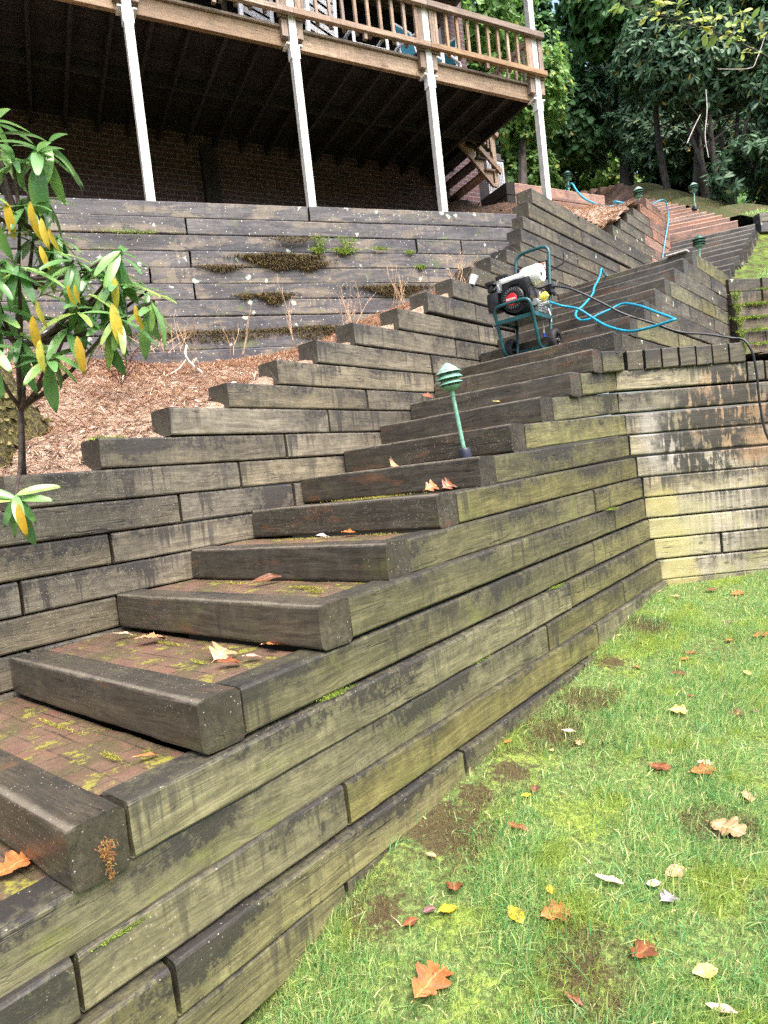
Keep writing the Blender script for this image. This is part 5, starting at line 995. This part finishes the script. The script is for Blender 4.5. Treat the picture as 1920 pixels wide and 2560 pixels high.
# ---------------------------------------------------------------- fallen leaves
def leafmat(name, c1, c2, rough=.4):
    t = NT(name); o = t.obj(); n1 = t.noise(o, 25, 4, .7); sp = t.n('ShaderNodeSeparateXYZ', {0: o})
    c = t.mix(t.ramp(n1, .35, .65), c1, c2); rib = t.ramp(t.math('ABSOLUTE', sp.outputs[1]), .004, .001); c = t.mix(t.math('MULTIPLY', rib, .6), c, tuple(min(1, k * 1.7 + .03) for k in c1))
    vein = t.ramp(t.math('ABSOLUTE', t.math('SUBTRACT', t.math('FRACT', t.math('MULTIPLY', t.math('SUBTRACT', sp.outputs[0], t.math('MULTIPLY', t.math('ABSOLUTE', sp.outputs[1]), .9)), 60.0)), .5)), .08, .03); c = t.mix(t.math('MULTIPLY', vein, .3), c, tuple(k * .6 for k in c1))
    c = t.mix(t.math('MULTIPLY', t.ramp(t.noise(o, 60, 3), .64, .7), .8), c, (.06, .03, .015)); return t.out(c, rough, vein, .3, .002, .5)
LM = {'orange': leafmat('orange_leaf', (.4, .16, .05), (.27, .09, .03), .35), 'rust': leafmat('rust_leaf', (.24, .085, .035), (.13, .045, .02), .35), 'brown': leafmat('brown_leaf', (.17, .07, .03), (.08, .035, .02), .3), 'yellow': leafmat('yellow_fallen_leaf', (.6, .42, .03), (.5, .31, .02)), 'tan': leafmat('tan_leaf', (.48, .3, .16), (.34, .2, .1)), 'cream': leafmat('cream_leaf', (.5, .41, .31), (.4, .31, .22)), 'pink': leafmat('pinkish_leaf', (.55, .33, .27), (.4, .2, .15), .25), 'grey': leafmat('grey_leaf', (.38, .36, .38), (.22, .2, .22), .25), 'paley': leafmat('pale_yellow_leaf', (.58, .5, .2), (.5, .38, .1)), 'purple': leafmat('purple_brown_leaf', (.2, .1, .1), (.1, .05, .05), .3)}
def oakw(t):
    if t < .12: return .006
    b_ = .36 * math.sin(math.pi * min(1, (t - .1) / .93)) ** .7; return b_ * (.42 + .58 * abs(math.sin((t - .12) * math.pi * 3.55)) ** .8)
def starw(t):
    if t < .16: return .006
    b_ = .62 * math.sin(math.pi * min(1, (t - .12) / .95)) ** 1.3; return b_ * (.3 + .7 * abs(math.sin((t - .16) * math.pi * 2.5)) ** 1.2)
LT_ = {'oak': (26, oakw, .35), 'star': (24, starw, .3), 'oval': (12, lambda t: .006 if t < .1 else .26 * math.sin(math.pi * (t - .1) / .9) ** .75, .0), 'long': (12, lambda t: .006 if t < .08 else .15 * math.sin(math.pi * (t - .08) / .92) ** .7, 0)}
def fallen(kind, colr, loc, size, rz, label, curl=.2, tx=0.0, ty=0.0, lift=.006):
    rows, wf, sw = LT_[kind]; rs = random.Random(hash((round(loc[0], 3), round(loc[1], 3))) & 0xffff); V, T = leaf_tpl(rows, wf, curl, .05 + curl * .4, sw)
    size *= .72
    V[:, 2] += np.array([noise.noise((v[0] * 3, v[1] * 3, rs.random() * 1 + size)) * .07 for v in V]); V[:, 0] -= .5; V[:, 2] -= V[:, 2].min(); V *= size
    me = npmesh('fallen_leaf', V, T, LM[colr], False); o = bpy.data.objects.new('fallen_leaf', me); COL.objects.link(o)
    o.matrix_world = Matrix.Translation((loc[0], loc[1], loc[2] + lift)) @ Matrix.Rotation(rz, 4, 'Z') @ Matrix.Rotation(tx, 4, 'X') @ Matrix.Rotation(ty, 4, 'Y')
    tag(o, label, 'leaf', 'fallen leaves on the lawn' if loc[2] < -1.0 else 'fallen leaves on the steps')
LEAVES = [
 ('oak','orange',.472,3.083,.08,.3,'small orange lobed leaf at the wall foot, left of the pale tan leaf'),
 ('oak','tan',.795,2.999,.09,1.2,'pale tan lobed leaf on the lawn near the wall, right of the small orange one'),
 ('oval','paley',.658,2.971,.06,1.5,'tiny tan-yellow leaf between the small orange leaf and the pale tan leaf'),
 ('long','cream',.778,3.105,.10,-.4,'narrow whitish leaf lying above the pale tan leaf'),
 ('oak','brown',.50,2.66,.10,1.3,'curled dark brown leaf standing on edge above a yellow scrap'),
 ('oval','yellow',.455,2.63,.07,.2,'yellow scrap of leaf under the curled dark brown leaf'),
 ('long','rust',.375,2.447,.15,-.75,'long rust-brown ragged leaf left of the lawn centre'),
 ('oval','tan',.033,2.378,.065,-.6,'small round tan leaf by the dead grass at the wall foot'),
 ('oak','rust',.099,2.21,.13,1.5,'upright rust-coloured lobed leaf above the yellow oval leaf'),
 ('oval','yellow',.063,2.127,.12,.5,'yellow oval leaf lying left, beside a dark shred'),
 ('oak','purple',-.0,2.145,.07,.4,'dark purple-brown shred touching the left yellow oval leaf'),
 ('oval','rust',-.066,2.108,.1,.6,'folded rust leaf at the left, nearest the wall'),
 ('oval','yellow',.416,2.109,.085,1.4,'small toothed yellow leaf, uppermost of the yellow ones near the bottom'),
 ('oval','yellow',.281,2.047,.13,-1.2,'narrow yellow leaf pointing down, left of the curled brown-orange leaf'),
 ('oak','orange',.398,2.018,.16,.2,'large curled orange leaf with a dark brown half in the lower lawn'),
 ('oak','brown',.43,2.00,.10,.9,'dark brown piece resting on the large curled orange leaf'),
 ('oak','orange',-.025,1.876,.25,.9,'biggest orange oak leaf with a pale pink sheen, bottom left of the lawn'),
 ('long','cream',.612,2.117,.15,-.6,'long smooth cream leaf lying diagonally in the middle of the lawn'),
 ('oval','tan',.841,2.12,.13,.2,'tan-orange leaf half sunk in the grass, right of the cream leaf'),
 ('oval','cream',.749,2.081,.085,.1,'small cream leaf between the long cream leaf and the tan-orange leaf'),
 ('star','grey',.761,2.007,.09,.4,'crumpled grey leaf under the small cream leaf'),
 ('oak','tan',1.113,2.309,.21,-1.0,'big dry tan oak leaf at the right of the lawn'),
 ('oval','paley',.755,1.763,.12,.1,'pale yellow oval leaf near the bottom right corner'),
 ('oak','rust',.613,1.843,.16,.5,'rust-coloured lobed leaf in the coarse grass, bottom centre'),
 ('long','brown',.377,1.757,.10,-.9,'small brown curled leaf at the bottom edge'),
 ('star','paley',1.345,3.188,.14,-.4,'bright yellow two-lobed leaf on the moss in the right half'),
 ('oval','rust',1.488,3.323,.1,.5,'wet red-brown leaf above the bright yellow two-lobed leaf'),
 ('oval','paley',1.892,3.506,.13,1.3,'pale yellow upright leaf near the right edge'),
 ('oak','brown',1.545,3.613,.14,-.5,'dark brown crooked leaf above the wet red-brown leaf'),
 ('oval','orange',1.378,3.753,.1,1.4,'upright orange leaf near the wall bend, left of the dark crooked leaf'),
 ('oval','orange',1.677,3.792,.1,.1,'flat orange-tan leaf just below the longer orange-brown one'),
 ('long','rust',1.752,3.872,.14,0,'longer orange-brown leaf lying level in the upper lawn'),
 ('oval','orange',2.032,3.957,.1,.6,'orange leaf standing in the grass in the upper right of the lawn'),
 ('oak','rust',1.063,2.757,.15,-.9,'rust leaf with pointed lobes, left of the white leaf'),
 ('oak','orange',1.212,2.673,.17,.0,'orange-brown leaf lying under the white leaf'),
 ('oval','cream',1.251,2.719,.11,-.5,'white smooth leaf overlapping the orange-brown leaf at the right'),
 ('oak','brown',1.594,3.109,.13,-.5,'dark brown leaf beside a purple shred near the right edge'),
 ('oval','tan',1.293,2.472,.13,1.3,'soft orange-tan leaf at the right edge, above the big tan oak leaf'),
 ('long','cream',.744,1.659,.12,-.5,'pale stalk-like leaf in the bottom right corner'),
 ('oval','purple',1.70,3.12,.1,1.2,'purple-brown shred right of the dark brown leaf'),
 ('oak','pink',2.033,5.0,.12,.2,'pinkish leaf against the corner where the two walls meet'),
 ('oak','tan',2.112,4.845,.13,-.2,'yellow-tan leaf just in front of the wall corner'),
 ('oval','orange',2.539,4.759,.17,.1,'orange leaf under the gap at the foot of the far wall'),
 ('oval','rust',2.42,4.91,.14,-.3,'dark orange leaf left of the one under the far wall'),
 ('oval','purple',2.18,4.237,.12,0,'purplish brown leaf in the upper right lawn'),
 ('oval','orange',2.038,3.959,.09,.5,'small orange leaf left of the orange-red one at the right edge'),
 ('oak','orange',2.227,3.962,.16,.2,'orange-red curled leaf at the right edge of the lawn'),
 ('oval','paley',1.462,4.253,.07,0,'round pale yellow leaf near the foot of the stepped-out wall')]
for kd, c, x, y, s_, rz, lb in LEAVES: fallen(kd, c, (x, y, float(lawn_z(x, y))), s_ * .98, rz, lb, random.uniform(.03, .16), random.uniform(-.05, .28), random.uniform(-.15, .1), .016)
for kd, c, p, s_, rz, lb, tx, ty in [
 ('oak','tan',(-1.64, 3.75, -.57),.16,1.2,'tan oak leaf leaning against the side wall on the third tread',.9,-.3),
 ('oval','yellow',(-1.346, 2.664, -.80),.13,-.3,'yellow-orange curled leaf behind the second step timber',.3,0),
 ('long','orange',(-.84, 2.032, -.80),.12,.6,'orange leaf on the bricks beside the lowest visible side timber',0,0),
 ('oak','orange',(-1.144, 1.773, -.98),.2,1.0,'orange oak leaf on the mossy tread at the lower left edge',.1,-.2),
 ('star','tan',(-.705, 2.504, -.615),.15,1.4,'pale star-shaped leaf standing up on the third tread',.5,-.5),
 ('oak','rust',(-.639, 2.36, -.615),.14,.2,'reddish wet leaf under the pale star-shaped leaf',0,0),
 ('star','orange',(-.495, 2.552, -.615),.15,.3,'orange pointed leaf near the right end of the third tread',0,0),
 ('oval','pink',(-.558, 2.428, -.615),.1,.3,'pale pink leaf scrap beside the orange pointed leaf',0,0),
 ('oak','tan',(-1.123, 2.922, -.615),.2,.5,'long orange-tan leaf in the middle of the third tread',0,0),
 ('long','cream',(-1.336, 3.123, -.615),.17,.3,'narrow cream leaf left of the long orange-tan leaf',0,0),
 ('long','brown',(-.607, 3.149, -.43),.22,.4,'curled dark brown leaf with a raised tip on the fourth tread',.5,-.3),
 ('oval','tan',(-1.283, 3.619, -.43),.11,-.2,'tan leaf at the left end of the fourth tread',.2,0),
 ('oval','grey',(-.322, 3.236, -.25),.11,.4,'grey-white leaf on the fifth tread',.3,0),
 ('oak','orange',(-.196, 3.424, -.265),.13,.4,'small orange leaf at the right of the grey-white leaf',.2,0),
 ('star','tan',(.076, 3.95, .085),.13,1.5,'tan leaf with an upright stalk on the sixth step',.9,-.6),
 ('star','orange',(.27, 3.62, -.075),.12,.6,'orange leaf tip poking up behind the fifth step, left one',.7,-.6),
 ('star','rust',(.36, 3.60, -.075),.13,.9,'red-orange leaf tip poking up behind the fifth step, right one',.7,-.6),
 ('oval','paley',(.857, 4.488, .444),.11,.1,'pale leaf on the edge of the eighth step',.2,0),
 ('oak','rust',(.45, 5.3, .63),.16,.2,'rusty leaf against the side wall behind the leaning lamp',.6,0)]:
    fallen(kd, c, p, s_, rz, lb, .25, tx, ty, .004)
# ---------------------------------------------------------------- trees and bushes behind
MAT['treebark'] = plain('grey_brown_bark', (.065, .055, .045), .85, var=.4, sc=9, bump=.6)
MAT['rhobg'] = island_mat('dark_evergreen_leaf', [(0, (.045, .095, .05)), (.45, (.08, .16, .08)), (.85, (.14, .25, .14)), (.97, (.2, .32, .17)), (1, (.55, .38, .06))], .42, .35, .3)
MAT['decid'] = island_mat('light_green_leaf', [(0, (.1, .22, .06)), (.5, (.2, .38, .1)), (.9, (.33, .52, .15)), (1, (.55, .54, .12))], .5, .4, .4)
MAT['fir'] = island_mat('dark_fir_spray', [(0, (.06, .14, .055)), (.6, (.12, .25, .1)), (1, (.2, .35, .16))], .6, .25, .3)
MAT['yelleaf'] = island_mat('yellow_green_leaf', [(0, (.2, .34, .06)), (.5, (.38, .48, .09)), (1, (.55, .52, .12))], .45, .4, .4)
def blob_points(n, blobs, shell=.55):
    """points through the outer part of several ellipsoids"""
    w_ = np.array([b[3] * b[4] * b[5] for b in blobs]) ** .7; ch = RNG.choice(len(blobs), n, p=w_ / w_.sum()); u = RNG.normal(0, 1, (n, 3)); u /= np.linalg.norm(u, axis=1, keepdims=True)
    r_ = (shell + (1 - shell) * RNG.uniform(0, 1, n)) ; bl = np.array(blobs); return bl[ch, :3] + u * r_[:, None] * bl[ch, 3:6], u
def bush(name, label, base_, blobs, n, lf, mat, stems, seed, per=8, tpl=RHO_LO, group=None, cat_='bush', trunk_r=.05, drop=-.25, part='foliage'):
    t = base(name, label, cat_, base_, group); P, U = blob_points(n, blobs)
    kp = vnoise(P[:, 0] + P[:, 2] * .7, P[:, 1] * .5 + P[:, 2], 1.1, seed, 2) > .33; P, U = P[kp], U[kp]; n = len(P)
    ax = U * .7 + np.array([0, -.1, .55]) + RNG.normal(0, .3, (n, 3)); ax /= np.linalg.norm(ax, axis=1, keepdims=True)
    t1 = np.cross(ax, RNG.normal(0, 1, (n, 3))); t1 /= np.linalg.norm(t1, axis=1, keepdims=True); t2 = np.cross(ax, t1)
    th = np.arange(per)[None] * 2 * np.pi / per + RNG.uniform(0, 6, (n, 1)) + RNG.normal(0, .2, (n, per)); rad = np.cos(th)[..., None] * t1[:, None] + np.sin(th)[..., None] * t2[:, None]
    el = RNG.normal(drop, .45, (n, per))[..., None]; d = rad + ax[:, None] * el + np.array([0, 0, -.12]); Zz = ax[:, None] - rad * .3
    ok = RNG.uniform(0, 1, (n, per)) < .85
    pp = np.repeat(P[:, None], per, 1)[ok]; o = scatter(part, tpl, pp, d[ok], Zz[ok] + np.zeros_like(d[ok]), lf * RNG.uniform(.7, 1.25, ok.sum()), mat, None); o.parent = t; o.matrix_basis = MW[t.name].inverted()
    rs = random.Random(seed); m = MB(); bb = Vector(base_)
    for i in range(stems):
        tgt = Vector(blobs[i % len(blobs)][:3]) + Vector((rs.uniform(-.5, .5), rs.uniform(-.3, .3), rs.uniform(-.2, .6))); s0 = bb + Vector((rs.uniform(-.35, .35), rs.uniform(-.2, .2), -.2)); md = s0.lerp(tgt, .5) + Vector((rs.uniform(-.4, .4), rs.uniform(-.3, .3), 0))
        pts = cat([s0, md, tgt], 6); m.tube(pts, [trunk_r * (1 - .75 * k / (len(pts) - 1)) for k in range(len(pts))], 7)
        for q in range(5):
            k = rs.randint(4, len(pts) - 2); e = Vector((rs.uniform(-1, 1), rs.uniform(-.8, .5), rs.uniform(.0, .8))) * rs.uniform(.4, 1.1); m.tube(cat([pts[k], pts[k] + e * .5 + Vector((0, 0, .08)), pts[k] + e], 3), [trunk_r * .4, trunk_r * .35, trunk_r * .3, trunk_r * .25, trunk_r * .2, trunk_r * .15, trunk_r * .1], 5)
    o = m.build('trunk', MAT['treebark'], None, True); o.parent = t; o.matrix_basis = MW[t.name].inverted(); return t
def G(x, y): return float(hill_z(x, y))
RB = 'dark evergreen bushes behind the steps'
bush('rhododendron_bush', 'big dark rhododendron at the right edge with pale leaf whorls hanging over the grass strip', (9.3, 13.6, G(9.3, 13.6)), [(9.2, 13.2, 5.0, 1.3, .9, .8), (10.2, 13.0, 5.6, 1.2, .9, 1.0), (8.4, 13.5, 5.5, 1.0, .8, .7), (9.6, 13.4, 6.9, 1.4, .9, .9)], 3500, .21, MAT['rhobg'], 7, 11, 9, RHO_LO, RB)
bush('rhododendron_bush', 'tall rhododendron in the middle right with yellowing leaves scattered in its crown', (8.6, 15.2, G(8.6, 15.2)), [(8.4, 15.0, 8.6, 1.5, 1.0, 1.2), (9.8, 14.6, 8.6, 1.5, 1.0, 1.1), (7.6, 15.8, 9.3, 1.1, .9, 1.0), (9.0, 15, 9.9, 1.8, 1.0, .9)], 4200, .21, MAT['rhobg'], 8, 12, 9, RHO_LO, RB, trunk_r=.06)
bush('rhododendron_bush', 'dark rhododendron left of centre, behind the curve of the washed steps', (6.2, 21, G(6.2, 21)), [(6.4, 20.6, 10.9, 1.5, .9, 1.5), (8.2, 20.6, 11.1, 1.5, .9, 1.6), (7.2, 20.4, 9.6, 1.6, .8, .8), (6.1, 20.8, 12.6, 1.5, .9, 1.2), (5.0, 20.8, 10.4, 1.2, .8, 1.5)], 3700, .215, MAT['rhobg'], 8, 13, 9, RHO_LO, RB, trunk_r=.06)
bush('rhododendron_bush', 'low shaded rhododendron under the trees along the top of the washed steps', (9.2, 18.8, G(9.2, 18.8)), [(9.0, 18.2, 8.2, 1.2, .9, 1.0), (10.4, 18.2, 7.9, 1.3, .9, 1.1), (11.7, 17.6, 7.5, 1.3, .9, 1.1)], 2300, .21, MAT['rhobg'], 7, 14, 9, RHO_LO, RB)
bush('rhododendron_bush', 'farthest right rhododendron, high above the grass strip', (11.8, 15.5, G(11.8, 15.5)), [(11.6, 15, 7.2, 1.4, 1, 1.2), (11.4, 15, 9.2, 1.6, 1, 1.2), (11.0, 14.6, 10.8, 1.6, 1, 1.0)], 3100, .22, MAT['rhobg'], 7, 15, 9, RHO_LO, RB, trunk_r=.06)
bush('rhododendron_bush', 'dense rhododendron in the middle distance above the last washed steps', (9.4, 19.6, G(9.4, 19.6)), [(8.4, 18.9, 9.2, 1.3, .7, 1.0), (10.2, 18.9, 9.3, 1.4, .7, 1.1), (9.2, 19.0, 10.6, 1.6, .8, .9), (11.6, 18.6, 9.6, 1.3, .7, 1.2), (7.2, 19.3, 9.9, 1.0, .7, .8)], 4200, .23, MAT['rhobg'], 7, 23, 9, RHO_LO, RB, trunk_r=.06)
TG = 'trees behind the house and steps'
bush('hemlock_tree', 'tall dark conifer filling the top right behind the rhododendrons', (10.5, 19, G(10.5, 19)), [(10, 18, 11.6, 2.6, 1.2, 1.6), (12.5, 18, 11.0, 2.2, 1.2, 1.8), (8.2, 18.4, 12.4, 2.0, 1.2, 1.6)], 5200, .30, MAT['fir'], 3, 16, 7, SMALL, TG, 'tree', .22, -.1, 'crown')
bush('hemlock_tree', 'dark conifer behind the end of the deck rail', (5.6, 21, G(5.6, 21)), [(5.4, 20.5, 12.5, 1.6, 1.2, 2.2), (6.6, 20, 10.2, 1.8, 1.2, 1.4)], 3600, .3, MAT['fir'], 2, 17, 7, SMALL, TG, 'tree', .2, -.1, 'crown')
bush('forked_tree', 'light green tree with a dark forked trunk between the deck stairs and the last post', (4.3, 17, G(4.3, 17)), [(3.6, 17, 9.2, 1.5, 1.2, 1.3), (4.9, 17.3, 9.8, 1.2, 1.2, 1.5), (3.4, 16.5, 11.2, 1.8, 1.2, 1.2), (4.4, 18, 7.8, 1.4, 1, .8)], 4200, .17, MAT['decid'], 4, 18, 6, SMALL, TG, 'tree', .15, .0, 'crown')
bush('broadleaf_tree', 'light green broadleaf tree at the top beside the deck rail', (3.0, 22, G(3, 22)), [(2.6, 21, 12.5, 2.2, 1.4, 2.2), (4.8, 22, 11.0, 1.8, 1.4, 2.4), (1.2, 22, 10.2, 1.8, 1.2, 2.0)], 5200, .2, MAT['decid'], 4, 19, 6, SMALL, TG, 'tree', .18, .0, 'crown')
bush('broadleaf_tree', 'sunlit green tree glimpsed through the gaps behind the middle bushes', (9.5, 25, G(9.5, 25)), [(9.2, 24, 11.5, 2.6, 1.4, 2.8), (12.5, 24, 12, 2.4, 1.4, 2.6), (6.8, 25, 12.8, 2.0, 1.4, 2.4)], 5200, .24, MAT['decid'], 5, 20, 6, SMALL, TG, 'tree', .2, .0, 'crown')
for i, (x, y, h_, r_, lb) in enumerate([(8.15, 19.5, 8, .17, 'straight brown tree trunk above the highest washed steps'), (7.9, 16.4, 6, .07, 'slim dark trunk right of the straight brown trunk'), (8.3, 16.0, 6, .06, 'thin leaning dark stem above the lamp on the washed steps'), (9.4, 17.5, 7, .09, 'dark trunk in the shade at the right, behind the grass strip')]):
    z0 = G(x, y) - .3; rs = random.Random(i); pts = cat([(x, y, z0), (x + rs.uniform(-.2, .3), y, z0 + h_ * .4), (x + rs.uniform(-.3, .5), y, z0 + h_)], 6); m = MB().tube(pts, [r_ * (1.25 - .6 * k / 12) for k in range(13)], 10)
    for q in range(6):
        k = rs.randint(4, 11); e = Vector((rs.uniform(-1, 1), rs.uniform(-.6, .2), rs.uniform(.1, .7))) * rs.uniform(.5, 1.4); m.tube(cat([pts[k], pts[k] + e * .5, pts[k] + e + Vector((0, 0, .15))], 3), [r_ * .35 * (1 - .12 * j) for j in range(7)], 5)
    t = base('tree_trunk', lb, 'tree trunk', (x, y, z0), 'bare trunks behind the steps'); o = m.build('trunk', MAT['treebark'], None, True); o.parent = t; o.matrix_basis = MW[t.name].inverted()
# arching sapling branch with yellow-green leaves
br = base('sapling', 'arching sapling branch with yellow-green leaves across the dark bushes at the top', 'sapling', (10.4, 13.6, G(10.4, 13.6)))
pts = cat([(10.9, 13.8, G(10.9, 13.8)), (10.4, 13.3, 5.6), (8.9, 13.1, 7.1), (7.7, 12.8, 7.65), (6.8, 12.6, 7.9), (5.9, 12.5, 8.2), (5.0, 12.5, 8.7)], 8); m = MB().tube(pts, [.03 - .0006 * k for k in range(len(pts))], 6)
L_ = []
rs = random.Random(9)
for k in range(20, len(pts)):
    for q in range(2):
        e = Vector((rs.uniform(-.7, .4), rs.uniform(-.4, .2), rs.uniform(-.15, .6))) * rs.uniform(.5, 1.0); m.tube([pts[k], pts[k] + e * .5, pts[k] + e], [.009, .006, .003], 4)
        for j in range(3): L_.append((tuple(pts[k] + e * rs.uniform(.4, 1.05)), tuple(e.normalized() + Vector((rs.gauss(0, .6), rs.gauss(0, .4), rs.gauss(-.5, .4)))), (rs.gauss(0, .4), -.6, rs.uniform(.2, 1)), rs.uniform(.13, .24)))
o = m.build('branch', MAT['treebark'], None, True); o.parent = br; o.matrix_basis = MW[br.name].inverted()
q = [np.array(z) for z in zip(*L_)]; o = scatter('leaves', leaf_tpl(4, lambda t: .24 * math.sin(math.pi * min(1, .05 + t * .95)) ** .8, .15, .1), q[0], q[1], q[2], q[3], MAT['yelleaf'], None, True); o.parent = br; o.matrix_basis = MW[br.name].inverted()
m = MB()
for pts in ([(7.0, 12.7, 6.75), (6.93, 12.6, 6.3), (6.80, 12.5, 5.8), (6.83, 12.5, 5.4)], [(6.8, 12.6, 6.25), (6.6, 12.55, 5.95), (6.45, 12.5, 5.7)], [(8.2, 12.7, 7.6), (7.95, 12.6, 7.15), (7.8, 12.6, 7.0), (7.2, 12.6, 7.05)]): m.tube(cat(pts, 5), .008, 5)
tag(m.build('bare_twigs', MAT['greytwig'], None, True), 'pale bare twigs hanging in front of the rhododendrons at the right', 'twigs')
# distant wood closing the view; unseen ring added to block low sky light
P, U = blob_points(46000, [(x, 33 + 3 * math.sin(x), 9 + 5 * ((i * 37) % 5) / 4, 5, 2.5, 6) for i, x in enumerate(range(-44, 56, 4))] + [(3 + 27 * math.sin(a_), -1 + 26 * math.cos(a_), 4.5 + 2 * ((i * 29) % 5) / 4, 4.5, 4.0, 7) for i, a_ in enumerate(np.arange(R(75), R(300), R(11)))], .4)
d = RNG.normal(0, 1, (len(P), 3)) + np.array([0, 0, -.3]); o = scatter('distant_woods', SMALL, P, d, U + RNG.normal(0, .4, U.shape), RNG.uniform(.45, .95, len(P)), MAT['decid']); tag(o, 'distant green woodland, with an added unseen ring around the garden blocking low sky light', 'woods', kind='stuff')
